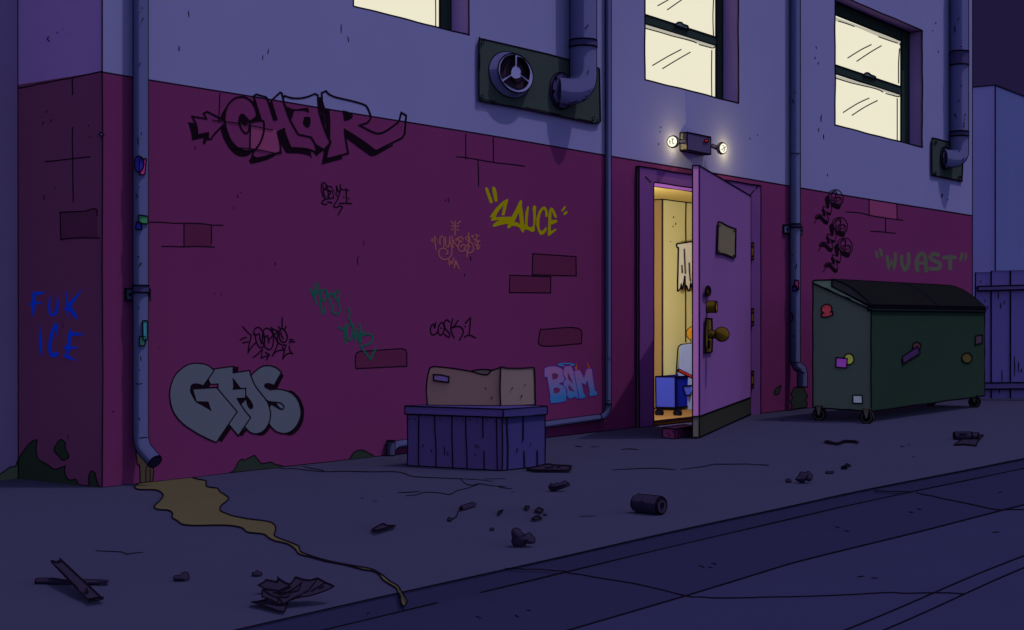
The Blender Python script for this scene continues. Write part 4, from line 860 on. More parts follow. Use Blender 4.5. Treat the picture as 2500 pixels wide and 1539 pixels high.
for s in ["510,862 505,868", "545,858 525,880", "580,858 556,885", "622,858 590,888"]: mb.stroke(curve(zH, s), yplane(-.03), .03, w=2.4, taper=True)
fan = part('fan', mb, t)
FY = yplane(y2)
secs = ["415,560 425,480 470,410 530,385 590,375! 592,500! 555,530 538,590 540,608! 440,662! 420,620", "625,402! 690,425 740,490 770,570 768,640 760,676! 668,612! 675,570 655,530 622,508!", "455,702! 545,640! 575,665 610,672 650,660 668,645! 755,716! 720,765 660,795 600,793 520,755"]
mb = MB(); fo = [proj(p) for p in front]
mb.fill(fo, FY, .001, M_RING, [curve(zH, s, True) for s in secs])
for s in secs: mb.stroke(curve(zH, s, True), FY, .003, w=2.8, closed=True)
part('grille', mb, fan)
mb = MB(); mb.fill([(f[0], f[1]) for f in fo], yplane(y2 + .03), 0, M_DK)
BF = yplane(y2 + .03)
for s in ["445,595 460,510 515,450", "495,605 505,530 560,460", "425,580 432,500 480,430", "660,478 700,530 705,620", "690,480 735,550 730,612", "550,690 610,708 680,686", "570,725 615,732 665,712"]: mb.stroke(curve(zH, s), BF, .003, w=2.2)
part('blade', mb, fan)
# big duct
def duct(label, fx_, cx, yo_, cz, r, straps, z, tks, plate=None, screws=(), fr=.036, rb=.13):
    t = thing('exhaust_duct', label, 'duct', (cx, 0, cz), 'exhaust ducts on the upper wall')
    mb = MB(); path = [(cx, yo_, 5.2), (cx, yo_, 4), (cx, yo_, cz + rb)] + arc((cx, yo_, cz + rb), (cx + .01, yo_ - .01, cz - .015), (fx_, -.03, cz), 12)[1:] + [(fx_ - .012, -.018, cz)]
    mb.tube(path, r, M_DUCT, 36); mb.contour(path, r)
    pipe_ticks(mb, z, cx, yo_, r, tks[0], w=2.6); fc = facing((cx - r * FW[0], yo_ - r * FW[1], 0)); ticks(mb, z, fc, 0.02, tks[1], w=2.6)
    part('pipe', mb, t)
    if plate:
        mb = MB(); mb.slab(curve(z, plate, True), WALL3, 0.0, .016, M_PLT); part('plate', mb, t)
    for s in screws:
        mb = MB(); mb.slab(zell(z, *s, 8, 9), yplane(-.016), .001, .008, M_PLTE, edge=2.4); part('screw', mb, t)
    mb = MB(); mb.cyl((fx_, -.019, cz), (fx_, -.045, cz), r + fr, M_PIPD)
    for a in (2.4, 3.3, 4.2): mb.ring((fx_ + (r + fr * .55) * math.cos(a), -.048, cz + (r + fr * .55) * math.sin(a)), (0, 1, 0), .009)
    part('flange', mb, t)
    for (pa, pb) in straps:
        za, zb = onY(proj((cx, yo_, 3))[0], pa, yo_)[2], onY(proj((cx, yo_, 3))[0], pb, yo_)[2]
        strap(t, cx, yo_, r, zb, za)
cB = onY(*zH(1158, 818), -.03); dB = .207
duct('wide exhaust duct elbowed into the fan panel', cB[0] + .0, onY(1424, 120, -.115)[0], -.115, cB[2], .102, [(zH(0, 200)[1], zH(0, 282)[1])], zH, (["1490,0 1480,25 1465,42 1445,48", "1497,563 1490,585 1490,607", "1467,652 1453,668"], ["1275,790 1305,760", "1255,960 1290,966 1340,963", "1320,950 1350,952 1378,948", "1408,934 1435,928 1463,915", "1450,897 1485,874", "1503,832 1510,822"]), rb=.17)
c2 = onY(*zJ(968, 1218), -.03)
duct('narrow exhaust duct elbowed into a small plate by the far corner', c2[0], onY(2342, 300, -.12)[0], -.12, c2[2], .107, [(zJ(0, 400)[1], zJ(0, 503)[1]), (zJ(0, 1015)[1], zJ(0, 1050)[1])], zJ,
     (["1050,80 1049,85", "1076,135 1062,158", "1042,200 1044,230 1046,250", "1095,310 1096,313", "1085,358 1098,359", "1090,655 1091,668", "1075,765 1069,785", "1037,875 1048,890 1056,910", "1124,875 1118,892", "1118,915 1115,925", "1117,942 1106,957", "1118,962 1105,985"], ["1006,1150 1010,1172", "1083,1160 1072,1168", "1035,1255 1060,1255", "1070,1246 1088,1240", "1098,1232 1112,1222", "1110,1212 1112,1218"]),
     plate="868,1080 878,1066 900,1068! 1010,1098! 1100,1125! 1104,1260! 1098,1395! 868,1347! 866,1250", screws=((898, 1096), (892, 1334), (1080, 1365)), fr=.03, rb=.12)

# ---- emergency light
M_BOX = mat('lamp_box', (50, 44, 78)); M_BOXS = mat('lamp_box_side', (36, 36, 56), 'shade'); M_HEAD = mat('lamp_head', (92, 86, 92)); M_LENS = glow('lamp_lens', (250, 246, 222), 1.15); M_RED = glow('red_indicator', (226, 22, 26))
ty = -.075
BFc = yplane(ty)
lx0, lx1 = BFc(*zEL(868, 500))[0], BFc(*zEL(1510, 600))[0]; lz1, lz0 = BFc(*zEL(868, 262))[2], BFc(*zEL(868, 742))[2]
t = thing('emergency_light', 'twin-headed emergency light glowing on the wall above the door', 'light', ((lx0 + lx1) / 2, 0, lz0))
mb = MB(); mb.box(lx0, lx1, ty, -.002, lz0, lz1, M_BOX, 1, left=M_BOXS, bottom=mat('lamp_box_under', (30, 26, 48), 'shade')); part('housing', mb, t)
mb = MB(); mb.slab(curve(zEL, "1340,460! 1445,462! 1448,518! 1340,512!", True), BFc, .001, .008, M_RED, edge=3); part('indicator', mb, t)
vd = Vector((FW[0], FW[1], 0)); rt = Vector((RT[0], RT[1], 0)); up = Vector((0, 0, 1))
for (lens, neck, axis, mk, rl) in (((465, 517), (770, 512), -vd * .86 - rt * .52 - up * .03, ["453,410 465,500 478,575", "465,458 512,438", "478,577 515,572", "378,470 388,520 402,585", "390,522 430,515"], .0455), ((1842, 698), (1535, 625), -vd * .8 + rt * .6 - up * .08, ["1830,615 1870,640 1868,680 1810,750", "1918,645 1895,700 1868,775", "1868,680 1905,695", "1795,730 1808,735", "1850,770 1885,778"], .0455)):
    LP = yplane(ty - .06); c = Vector(LP(*zEL(*lens))); ax = axis.normalized(); nk = Vector(yplane(ty + .02)(*zEL(*neck)))
    mb = MB(); b = c - ax * .03; b2 = b - ax * .035
    mb.tube([b2, b2 + ax * .012, b, c], .05, M_HEAD, 28, True, M_HEAD, radii=[.016, .03, .05, .05]); mb.contour([b2, b, c], .05, [.016, .05, .05]); mb.ring(c, ax, .05, lw=.003); mb.ring(b, ax, .05, lw=.003)
    mb.pipe([b2 + ax * .01, nk], .014, M_HEAD, 16, M_HEAD)
    hd = part('lamp_head', mb, t)
    mb = MB(); q = ax.orthogonal().normalized(); w2 = ax.cross(q); sg = 28; rows = []
    for k in range(5):
        a = math.pi / 2 * k / 4.3; rows.append([c + ax * (.002 + .012 * math.sin(a)) + (q * math.cos(2 * math.pi * j / sg) + w2 * math.sin(2 * math.pi * j / sg)) * rl * math.cos(a) for j in range(sg)])
    mb.add([p for g in rows for p in g], [[i * sg + j, i * sg + (j + 1) % sg, (i + 1) * sg + (j + 1) % sg, (i + 1) * sg + j] for i in range(4) for j in range(sg)] + [[4 * sg + j for j in range(sg)]], M_LENS, True)
    mb.ring(c + ax * .003, ax, rl, lw=.003)
    fl = facing((c.x - vd.x * .03, c.y - vd.y * .03, 0))
    for s in mk: mb.stroke(curve(zEL, s), fl, 0, w=1.6)
    part('lens', mb, hd)
    pl = bpy.data.lights.new('lamp_glow', 'POINT'); pl.energy = 1.9; pl.shadow_soft_size = 0.0; pl.color = (1, .95, .22)
    po = bpy.data.objects.new('lamp_glow', pl); COL.objects.link(po); sgn = -1 if lens[0] < 1000 else 1
    wp = WALL3(*zEL(lens[0] + sgn * 15, lens[1] + 60)); po.location = (wp[0], -.07, wp[2])
# ================================================================== things standing in the alley
M_WD = mat('crate_wood_shade', (32, 25, 66), 'deep'); M_WL = mat('crate_wood', (39, 35, 84)); M_WT = mat('crate_top', (52, 45, 104), 'top'); M_CW = mat('crate_lid_shade', (35, 28, 74), 'deep')  # shade copies: the wood retoned for faces turned from the sun
P1 = Vector(onZ(*zL(362, 1068))); P2 = Vector(onZ(*zL(1252, 1116))); P3 = Vector(onZ(*zL(1652, 1070))); P4 = P1 + P3 - P2
HT, HL = .369, .318
t = thing('wooden_crate', 'dark blue plank crate with a lid, standing by the wall under a cardboard box', 'crate', tuple((P1 + P3) / 2))
def up_(p, z, g=0.0):
    c = (P1 + P3) / 2; q = c + (p - c) * (1 + g); return (q.x, q.y, z)
CRL, CRR = vplane(P1, P2), vplane(P2, P3)
mb = MB(); ring_ = [P1, P2, P3, P4]
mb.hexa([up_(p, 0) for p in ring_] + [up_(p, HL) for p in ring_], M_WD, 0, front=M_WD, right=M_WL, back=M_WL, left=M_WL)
for a, b in ((0, 1), (1, 2), (2, 3), (3, 0)): mb.line([up_(ring_[a], .003), up_(ring_[b], .003)])
for p in ring_[:3]: mb.line([up_(p, 0), up_(p + Vector((.002, -.002, 0)), .15), up_(p, HL)])
for s in ["470,585 468,800 468,1087", "617,590 622,750 630,880 630,1095", "782,590 780,780 785,950 788,1103", "908,590 912,800 920,950 922,1105", "1069,592 1071,800", "1080,930 1083,1103", "1198,605 1200,800 1203,1000 1205,1110"]: mb.stroke(curve(zL, s), CRL, .004, w=2.9)
ticks(mb, zL, CRL, .004, ["512,862 505,892", "588,912 590,942", "709,880 712,973", "742,932 738,972", "1004,863 1003,893", "1024,875 1025,902", "996,955 1000,973"])
for p in ((380, 628), (430, 628), (668, 633), (833, 635), (880, 640), (950, 635), (1020, 648), (1110, 640), (1190, 645)): mb.fill(zell(zL, p[0], p[1], 8, 5, 10, -.3), CRL, .004, INK)
for s in ["1296,605 1300,750 1307,900 1303,1103", "1449,595 1450,700 1449,828", "1456,928 1460,1010 1463,1088", "1579,920 1582,990 1583,1057"]: mb.stroke(curve(zL, s), CRR, .004, w=2.9)
ticks(mb, zL, CRR, .004, ["1396,900 1391,918 1394,935", "1517,850 1517,870"])
part('body', mb, t)
mb = MB(); g = .035
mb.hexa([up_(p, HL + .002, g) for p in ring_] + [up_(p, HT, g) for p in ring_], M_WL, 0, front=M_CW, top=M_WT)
for zz in (HL + .002, HT):
    mb.line([up_(p, zz, g) for p in ring_], closed=True)
for p in ring_[:3]: mb.line([up_(p, HL, g), up_(p, HT, g)])
part('lid', mb, t)
# cardboard box
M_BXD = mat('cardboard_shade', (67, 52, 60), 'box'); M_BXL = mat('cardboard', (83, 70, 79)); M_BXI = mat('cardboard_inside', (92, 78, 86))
B1 = Vector(onZ(*zL(550, 500), HT)); B2 = Vector(onZ(*zL(1238, 506), HT)); B3 = Vector(onZ(*zL(1562, 494), HT)); 
B1 = Vector((1.985, -.60, HT)); 
BL_, BR_ = vplane(B1, B2), vplane(B2, B3); B4 = B1 + B3 - B2
t = thing('cardboard_box', 'sagging grey-brown cardboard box lying on the crate lid', 'box', tuple((B1 + B3) / 2))
mb = MB(); lf = curve(zL, "550,499! 545,430 540,355 550,240 572,150! 600,138 650,138 780,152 960,182 1040,205 1110,212 1150,175 1200,158 1238,142! 1234,250 1232,360 1238,505!", True)
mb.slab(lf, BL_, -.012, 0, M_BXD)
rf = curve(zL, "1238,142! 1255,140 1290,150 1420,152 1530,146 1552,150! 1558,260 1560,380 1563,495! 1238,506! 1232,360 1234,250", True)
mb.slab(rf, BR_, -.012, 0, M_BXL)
Hb = .205; 
q_ = (B1 + B3) / 2
for a, b in ((B1.lerp(q_, .12), B4.lerp(q_, .12)), (B4.lerp(q_, .12), B3.lerp(q_, .12))):
    n = 6; pts = [a + (b - a) * i / n for i in range(n + 1)]; tops = [Vector((p.x, p.y, HT + Hb - .012 * math.sin(math.pi * i / n))) for i, p in enumerate(pts)]
    mb.add(pts + tops, [[i, i + 1, n + 2 + i, n + 1 + i] for i in range(n)], M_BXI)
cb = [Vector((p.x, p.y, HT + .002)) for p in (B1, B2, B3, B4)]; mb.add(cb, [[0, 1, 2, 3]], M_BXI)
ticks(mb, zL, BL_, .004, ["1098,332 1091,350", "1158,416 1147,444"]); ticks(mb, zL, BR_, .004, ["1347,328 1340,353", "1465,300 1464,315", "1435,398 1430,428"])
part('carton', mb, t)
mb = MB(); IN_ = vplane(B1 + Vector((.12, .03, 0)), B2 + Vector((.12, .03, 0))); fl = curve(zL, "900,185! 965,180! 1000,170 1070,163 1150,170 1185,182! 1200,230! 1000,240!", True); mb.slab(fl, IN_, -.008, 0, M_BXI); part('flap', mb, t)
mb = MB(); mb.slab(curve(zL, "608,212! 680,215 753,232! 748,285! 680,275 610,265!", True), BL_, .001, .006, mat('tape_purple', (52, 40, 86), 'shade')); mb.stroke(curve(zL, "598,211 620,209 650,214"), BL_, .01, w=2.6); part('tape_patch', mb, t)
# broken board by the crate
M_JNK = mat('litter_dark', (33, 27, 51), 'ground'); M_JNKW = mat('litter_dark_side', (32, 26, 50), 'wall')
def flat(name, label, cat, z, s, h=.012, lines=(), grp=None, m=None, w=2.9):
    mb = MB(); p = curve(z, s, True, 5); mb.slab(p, GROUND3, .001, h, m or M_JNK, M_JNKW, edge=w)
    for l in lines: mb.stroke(curve(z, l), GROUND3, h + .003, w=2.4)
    xs = [GROUND(*q) for q in p]; c = (sum(q[0] for q in xs) / len(xs), sum(q[1] for q in xs) / len(xs), 0)
    return single(name, mb, label, cat, c, grp)
def lump(name, label, cat, z, s, grp=None, lines=(), th=.8, m=None, w=2.9):
    mb = MB(); p = curve(z, s, True, 5); yb = max(q[1] for q in p); xm = (min(q[0] for q in p) + max(q[0] for q in p)) / 2; wd = (max(q[0] for q in p) - min(q[0] for q in p))
    P = onZ(xm, yb); k = depth(P) / FP * wd * .5 * th; mb.lump(p, P, m or M_JNKW, k, w=w)
    f = facing((P[0] - FW[0] * k * .95, P[1] - FW[1] * k * .95))
    for l in lines: mb.stroke(curve(z, l), f, .004, w=2.4)
    return single(name, mb, label, cat, P, grp)
flat('broken_board', 'flat splintered board lying half under the crate', 'board', zL, "1480,1092! 1650,1052 1700,1047 1735,1055 1905,1063! 1885,1070! 1900,1080! 1882,1088! 1893,1105! 1560,1103!", .012, ["1658,1082 1700,1080 1735,1072", "1765,1077 1795,1075"])
LG = 'small litter scattered on the pavement'
lump('splintered_block', 'splintered wooden block with a toothed top, in front of the broken board', 'wood', zO, "422,452 430,440 440,422! 448,437! 458,432 466,437 482,422 495,430 515,428 540,405! 577,430! 580,440! 460,486! 440,478", LG, ["460,485 462,462", "462,462 510,445 572,425", "462,462 440,445"], .5)
mb = MB(); ca = Vector(onZ(*zO(1085, 628))); cb_ = Vector(onZ(*zO(1250, 655))); r = .042
ca.z = cb_.z = r; ax = (cb_ - ca).normalized()
ca = Vector(facing(onZ(*zO(1085, 600)))(*zO(1075, 566))); P = onZ(*zO(1170, 640)); f_ = facing(P); ca = Vector(f_(*zO(1072, 567))); cb_ = Vector(f_(*zO(1238, 595))); cb_ -= vd * .1; ca.z = cb_.z = r + .002
ax = (cb_ - ca).normalized()
mb.tube([ca - ax * .006, ca, ca + ax * .012, cb_ - ax * .012, cb_, cb_ + ax * .006], r, M_JNKW, 28, True, M_JNKW, radii=[r * .8, r * .9, r, r, r * .96, r * .86]); mb.contour([ca, ca + ax * .012, cb_], r); mb.ring(ca - ax * .004, ax, r * .84)
mb.ring(cb_, ax, r * .96); mb.ring(cb_ + ax * .006, ax, r * .86); tc_ = cb_ + ax * .008; mb.ring(tc_ + up * .004, ax, .012, n=4)
for s in ["1108,555 1125,575 1150,582 1175,578", "1186,560 1196,557"]: mb.stroke(curve(zO, s), facing((P[0] - vd.x * .085, P[1] - vd.y * .085)), 0, w=2.4)
single('drink_can', mb, 'dark drinks can lying on its side in the middle of the pavement', 'can', (P[0], P[1], 0), None)
lump('crumpled_wad', 'large two-lobed crumpled wad left of the drinks can', 'litter', zO, "150,800 155,770 180,757 205,765 225,790 250,805 275,793 295,800 305,818 320,830 318,862 290,870 255,868 245,885 200,895 165,885 150,855 157,825", LG, ["218,815 235,815 252,803", "268,840 255,850 250,868"])
flat('shard', 'tiny pointed shard right of the capsule-shaped litter', 'litter', zN, "2300,462 2318,447 2345,438! 2330,455 2312,475", .008, grp=LG)
flat('shard', 'small rounded chip left of the diamond-shaped chip', 'litter', zO, "245,602 258,593 278,595 277,605 262,615", .008, grp=LG)
flat('shard', 'diamond-shaped chip above the long chip', 'litter', zO, "322,625! 350,603! 385,620! 365,642!", .008, grp=LG)
flat('shard', 'long flat chip below the diamond-shaped chip', 'litter', zO, "297,688! 327,667 352,668! 356,675 375,680! 325,693!", .008, grp=LG)
lump('pebble', 'pebble beside the diamond-shaped and long chips', 'pebble', zO, "383,658 395,652 406,660 396,667", LG)
lump('pebble', 'lone pebble left of the two-lobed wad', 'pebble', zN, "2233,607 2240,597 2252,596 2265,603 2260,615 2245,619", LG)
mb = MB(); f = facing(onZ(*zN(2040, 452))); 
a, b = Vector(onZ(*zN(1992, 447))), Vector(onZ(*zN(2092, 416))); a.z = b.z = .012; ax = (b - a).normalized()
mb.tube([a - ax * .01, a, b, b + ax * .01], .012, M_JNKW, 14, True, M_JNKW, radii=[.007, .012, .012, .007]); mb.contour([a - ax * .01, a, b, b + ax * .01], .012, [.007, .012, .012, .007]); mb.ring(a - ax * .01, ax, .007); mb.ring(b + ax * .01, ax, .007)
mb.stroke(curve(zN, "1978,446 1960,455 1950,485 1935,503 1895,522"), GROUND, .004, w=2.8); bp = Vector(onZ(*zN(1886, 540))); mb.sphere((bp.x, bp.y, .009), .009, M_JNKW, True, 12)
single('earplug', mb, 'capsule-shaped litter with a curly cord and bead, upper middle of the pavement', 'litter', (a.x, a.y, 0), LG)
flat('wood_shard', 'pointed splinter of wood between the puddle and the capsule-shaped litter', 'wood', zN, "1218,607! 1310,557 1335,562! 1345,570! 1425,570! 1243,628! 1258,610!", .014, ["1262,612 1340,592 1415,573"], LG)
# crossed boards
S1 = onZ(*zM(275, 1163)); S2 = onZ(*zM(772, 1176)); dep = depth(S1); r = 20 / 3.0914 * dep / FP
mb = MB(); a = Vector(S1) + up * r; b = Vector(S2) + up * r; ax = (b - a).normalized()
pts = [a + (b - a) * q + up * (.003 * math.sin(q * 9)) for q in (0, .15, .3, .45, .6, .75, .9, .97)]
rad = [r, r * .98, r * 1.02, r * .97, r * .95, r * .88, r * .8, r * .75]
mb.tube(pts, r, M_JNKW, 20, True, None, radii=rad); mb.contour(pts, r, rad); mb.disc(a, -ax, r, mat('log_end', (34, 28, 54), 'shade')); mb.ring(a, ax, r)
e = pts[-1]
for k in range(5): # torn end
    q = -r * .7 + r * 1.4 * k / 4; mb.tube([e + up * q, e + up * q * 1.05 + ax * (.028 if k % 2 == 0 else .01)], .006, M_JNKW, 8, False, None, radii=[.0085, .001])
mb.line([e + up * r * .7, e + ax * .028 + up * r * .75, e + ax * .012 + up * r * .35, e + ax * .03 + up * .001, e + ax * .01 - up * r * .3, e + ax * .02 - up * r * .7, e - up * r * .75])
single('broken_stick', mb, 'round broken stick lying under the plank at the bottom left', 'stick', ((a + b) / 2)[:2] + (0,))
h1 = 2 * r + .006
def tilt(px, py, o=0.0):
    """the plank leans: its middle rests on the stick, its near end on the ground"""
    p0, p1 = onZ(*zM(730, 1290)), onZ(*zM(600, 1160), h1)
    n = Vector((p1[0] - p0[0], p1[1] - p0[1], 0)); L = n.length; n.normalize(); sl = h1 / L
    d = ray(px, py); num = CH - ((CAM[0] - p0[0]) * n.x + (CAM[1] - p0[1]) * n.y) * sl - o - .004; den = -d[2] + (d[0] * n.x + d[1] * n.y) * sl
    tt = num / den; return (CAM[0] + tt * d[0], CAM[1] + tt * d[1], CH + tt * d[2])
mb = MB(); pk = curve(zM, "390,1000! 388,990 400,987 430,1000 435,990! 440,997! 446,985! 455,992! 452,966! 468,985! 765,1262! 670,1285! 560,1180!", True)
mb.slab(pk, tilt, .0, .014, M_JNK, M_JNKW); mb.stroke(curve(zM, "432,1035 520,1125 590,1197"), tilt, .018, w=2.4); mb.fill(curve(zM, "672,1276! 770,1262 780,1270 775,1278! 668,1297!", True), tilt, .016, M_JNK); mb.stroke(curve(zM, "672,1276! 695,1270 770,1262 780,1270 775,1278! 668,1297!", True), tilt, .019, w=2.9, closed=True)
mb.stroke(curve(zM, "655,1193! 648,1212 655,1228! 665,1228 655,1193", False), tilt, .018, w=2.4); mb.stroke(curve(zM, "628,1222 648,1238"), tilt, .018, w=2.2)
c = tilt(*zM(580, 1130)); single('broken_plank', mb, 'flat plank with a jagged end resting across the round stick', 'plank', (c[0], c[1], 0))
lump('pebble', 'two-lobed stone left of the crumpled newspaper', 'stone', zM, "1308,1118 1325,1100 1355,1100 1370,1085 1395,1073 1420,1085 1425,1128 1390,1127 1370,1140 1345,1138 1320,1135", LG)
lump('pebble', 'cloud-shaped stone just above the crumpled newspaper', 'stone', zX, "165,150 175,90 235,82 260,50 300,42 330,80 375,80 400,115 385,160 350,170 260,180 170,175", LG)
# crumpled newspaper: three overlapping sheets, each sloping
def sheet(P, z0, py0, py1, z1):
    """paper sheet rising from z0 at row py0 to z1 at row py1"""
    a, b = Vector(onZ(P, py0, z0)), Vector(onZ(P, py1, z1)); n = Vector((b.x - a.x, b.y - a.y, 0)); L = n.length; n.normalize(); sl = (z1 - z0) / L
    def fn(px, py, o=0.0):
        d = ray(px, py); num = CH - ((CAM[0] - a.x) * n.x + (CAM[1] - a.y) * n.y) * sl - z0 - o; den = -d[2] + (d[0] * n.x + d[1] * n.y) * sl
        t_ = num / den; return (CAM[0] + t_ * d[0], CAM[1] + t_ * d[1], CH + t_ * d[2])
    return fn
t = thing('newspaper', 'crumpled dark newspaper lying open near the kerb', 'newspaper', onZ(*zX(1000, 800)))
yq = lambda q: zX(0, q)[1]
s1 = sheet(700, .004, yq(1060), yq(740), .012); s2 = sheet(690, .012, yq(540), yq(180), .05); s3 = sheet(760, .014, yq(870), yq(200), .075)
mb = MB(); mb.slab(curve(zX, "145,818! 300,805 420,775 540,745! 640,700! 1000,700! 1060,790! 1010,930 975,1040 950,1055 860,1050 740,1015 680,985 540,945 400,890 250,850", True), s1, 0, .004, M_JNK); part('sheet', mb, t)
mb = MB(); mb.slab(curve(zX, "308,398! 420,340 480,295 505,260! 620,280 780,318! 775,275! 805,280! 795,180! 830,235 900,280 1010,345 1120,370! 1060,430 920,500 830,538! 640,510 440,470", True), s2, 0, .004, M_JNK); part('sheet', mb, t)
mb = MB(); mb.slab(curve(zX, "412,525! 440,505! 640,512 830,538! 930,500 1060,430 1120,360 1180,290 1240,195! 1300,210 1450,255 1620,270! 1790,220! 1860,250 2000,330 2140,385 2200,430! 2100,490 1900,570 1600,665 1300,715 1080,785! 950,870! 820,865 740,820 580,740 405,690!", True), s3, 0, .004, M_JNK)
for q in ["440,505 540,580 630,635 740,680 800,700 860,760 940,862", "800,705 818,760 795,820", "810,705 900,692 1000,695 1060,670 1110,640", "690,580 780,583 865,572", "820,625 900,580 1050,560 1200,480 1380,345! 1340,490 1290,530 1100,575 900,620 820,635", "1385,345 1415,300", "830,535 980,505 1040,475 1120,440", "1780,235 1720,330 1650,410 1590,500 1530,550 1470,575 1440,570", "1635,548 1800,445 1960,350", "1840,475 1950,430", "1070,790 1200,710 1410,625"]: mb.stroke(curve(zX, q), s3, .007, w=2.6)
part('sheet', mb, t)
# far litter
lump('pebble', 'small pebble left of the creased paper wad', 'pebble', zP, "192,487 200,479 215,477 228,488 222,500 202,501", LG)
lump('crumpled_wad', 'creased paper wad right of the small pebble near the kerb', 'litter', zP, "260,478 280,455 295,430 325,432 350,425 362,440 375,450 370,475 355,490 330,480! 312,505 290,497", LG, ["330,480 335,460 345,450"])
lump('small_block', 'small oblong block between the paper wad and the ring-shaped piece', 'litter', zP, "467,424! 480,427 505,426 518,422! 518,441! 492,438 467,441!", LG)
mb = MB(); c = Vector(onZ(*zP(590, 412))); f = facing(c); cc2 = Vector(f(*zP(590, 402))); rr = 18 / 2.8046 * depth(c) / FP
mb.tube([cc2 + rt * rr * .72 * math.cos(a) + up * rr * .58 * math.sin(a) for a in [2 * math.pi * k / 20 for k in range(20)]], rr * .28, M_JNKW, 8, True, closed=True)
mb.line([cc2 + rt * rr * math.cos(a) + up * rr * .85 * math.sin(a) - vd * .003 for a in [2 * math.pi * k / 20 for k in range(20)]], closed=True); mb.line([cc2 + rt * rr * .45 * math.cos(a) + up * rr * .33 * math.sin(a) - vd * .003 for a in [2 * math.pi * k / 16 for k in range(16)]], closed=True)
mb.slab(curve(zP, "600,383 606,374 615,372 637,386! 625,393 604,396", True), f, -.006, .004, M_JNKW, edge=2.6)
single('ring_pull', mb, 'ring-shaped piece with a tab, farthest right of the litter row near the kerb', 'ring pull', (c.x, c.y, 0), LG)
flat('bent_strip', 'thin wavy strip lying in front of the dumpster', 'strip', zP, "458,222! 472,212! 490,217 545,230 590,213 650,213 688,221! 684,228! 650,220 600,220 552,236 520,232", .006, ["475,218 545,233 595,216 650,216"], LG)
flat('paper_sheet', 'paper sheet lying under the small bottle at the far right', 'paper', zP, "1485,172! 1545,175! 1510,215 1495,247! 1420,238 1345,241! 1390,207!", .004, grp=LG)
mb = MB(); P = onZ(*zP(1400, 208)); f = facing(P); a, b = Vector(f(*zP(1345, 184))), Vector(f(*zP(1462, 184))); r = 24 / 2.8046 * depth(P) / FP; a.z = b.z = r + .005; ax = (b - a).normalized()
pp = [a, a + ax * .01, b, b + ax * .008, b + ax * .016, b + ax * .05]; rd = [r * .92, r, r, r * .8, r * .75, r * .8]
mb.tube(pp, r, M_JNKW, 24, True, M_JNKW, radii=rd); mb.contour(pp, r, rd); mb.ring(a, ax, r * .92); mb.ring(b, ax, r); mb.ring(b + ax * .05, ax, r * .8); mb.line([a + ax * .03 + up * r * .55 - vd * r * .86, b - ax * .04 + up * r * .5 - vd * r * .88])
single('small_bottle', mb, 'small dark bottle lying on a paper sheet at the far right', 'bottle', (P[0], P[1], 0), LG)
# doorstop brick
q1, q2 = Vector(onZ(*zDZ(110, 1478))), Vector(onZ(*zDZ(198, 1490))); q3 = q2 + Vector((.36, .02, 0)); q4 = q1 + Vector((.36, .02, 0))
hb = (1490 - 1418) / 2.906 * depth(q2) / FP
mb = MB(); mb.hexa([(*p[:2], 0) for p in (q1, q2, q3, q4)] + [(*p[:2], hb) for p in (q1, q2, q3, q4)], mat('brick_end', (68, 26, 68), 'shade'), 1, right=mat('brick_front', (50, 18, 50)), back=mat('brick_front', (50, 18, 50)), top=mat('brick_top', (92, 46, 92), 'top'))
BRF = vplane(q2, q3); BRE = vplane(q1, q2)
for s in ["145,1445 149,1449", "157,1461 161,1464", "182,1435 186,1438"]: mb.stroke(curve(zDZ, s), BRE, .003, w=2.6)
mb.stroke(curve(zDZ, "252,1412 258,1422 265,1424 272,1408"), BRF, .004, w=2.4); mb.stroke(curve(zDZ, "262,1412 264,1420"), BRF, .004, w=2)
single('brick', mb, 'loose maroon brick lying in front of the doorway', 'brick', tuple((q1 + q3) / 2))
# puddle
M_PUD = mat('puddle_water', (64, 59, 50), 'ground')
mb = MB()
A_ = curve(zM, "1045,405! 1015,425 1040,447 1120,450 1190,455 1232,490 1210,530 1165,575 1190,598 1270,605 1303,630 1300,660 1340,685 1380,712 1480,720 1700,718 1820,735 1870,770 1990,785 2030,815 2080,838")
Bq = curve(zN, "400,705 500,730 560,770 600,815 700,842 820,875 1000,910 1130,945 1240,965 1290,1000 1320,1040 1425,1105 1436,1128!")
Cq = curve(zN, "1466,1122! 1440,1085 1380,1050 1310,995 1220,945 1100,922 900,885 760,850 630,805 603,780 598,755 570,735 480,700 400,668 385,645 398,600 380,560 320,535 160,515 20,487")
Dq = curve(zM, "1700,627 1668,612 1660,598 1670,570 1725,520 1700,490 1660,465 1640,440 1560,425 1555,385 1500,372 1455,360!")
pud = A_ + Bq + Cq + Dq
mb.fill(pud, GROUND, .004, M_PUD)
mb.stroke(A_ + Bq, GROUND, .006, w=3.2); mb.stroke(Cq + Dq, GROUND, .006, w=3.2)
drip = curve(zN, "1436,1132! 1460,1170 1473,1235 1495,1262 1515,1245 1520,1215 1480,1150 1468,1128!", True)
mb.fill(drip, KF, .005, mat('puddle_drip', (64, 58, 52))); mb.stroke(drip, KF, .007, w=3.2)
c = onZ(440, 1230); single('puddle', mb, 'murky brown puddle trickling from the near drainpipe over the kerb', 'puddle', (c[0], c[1], 0))

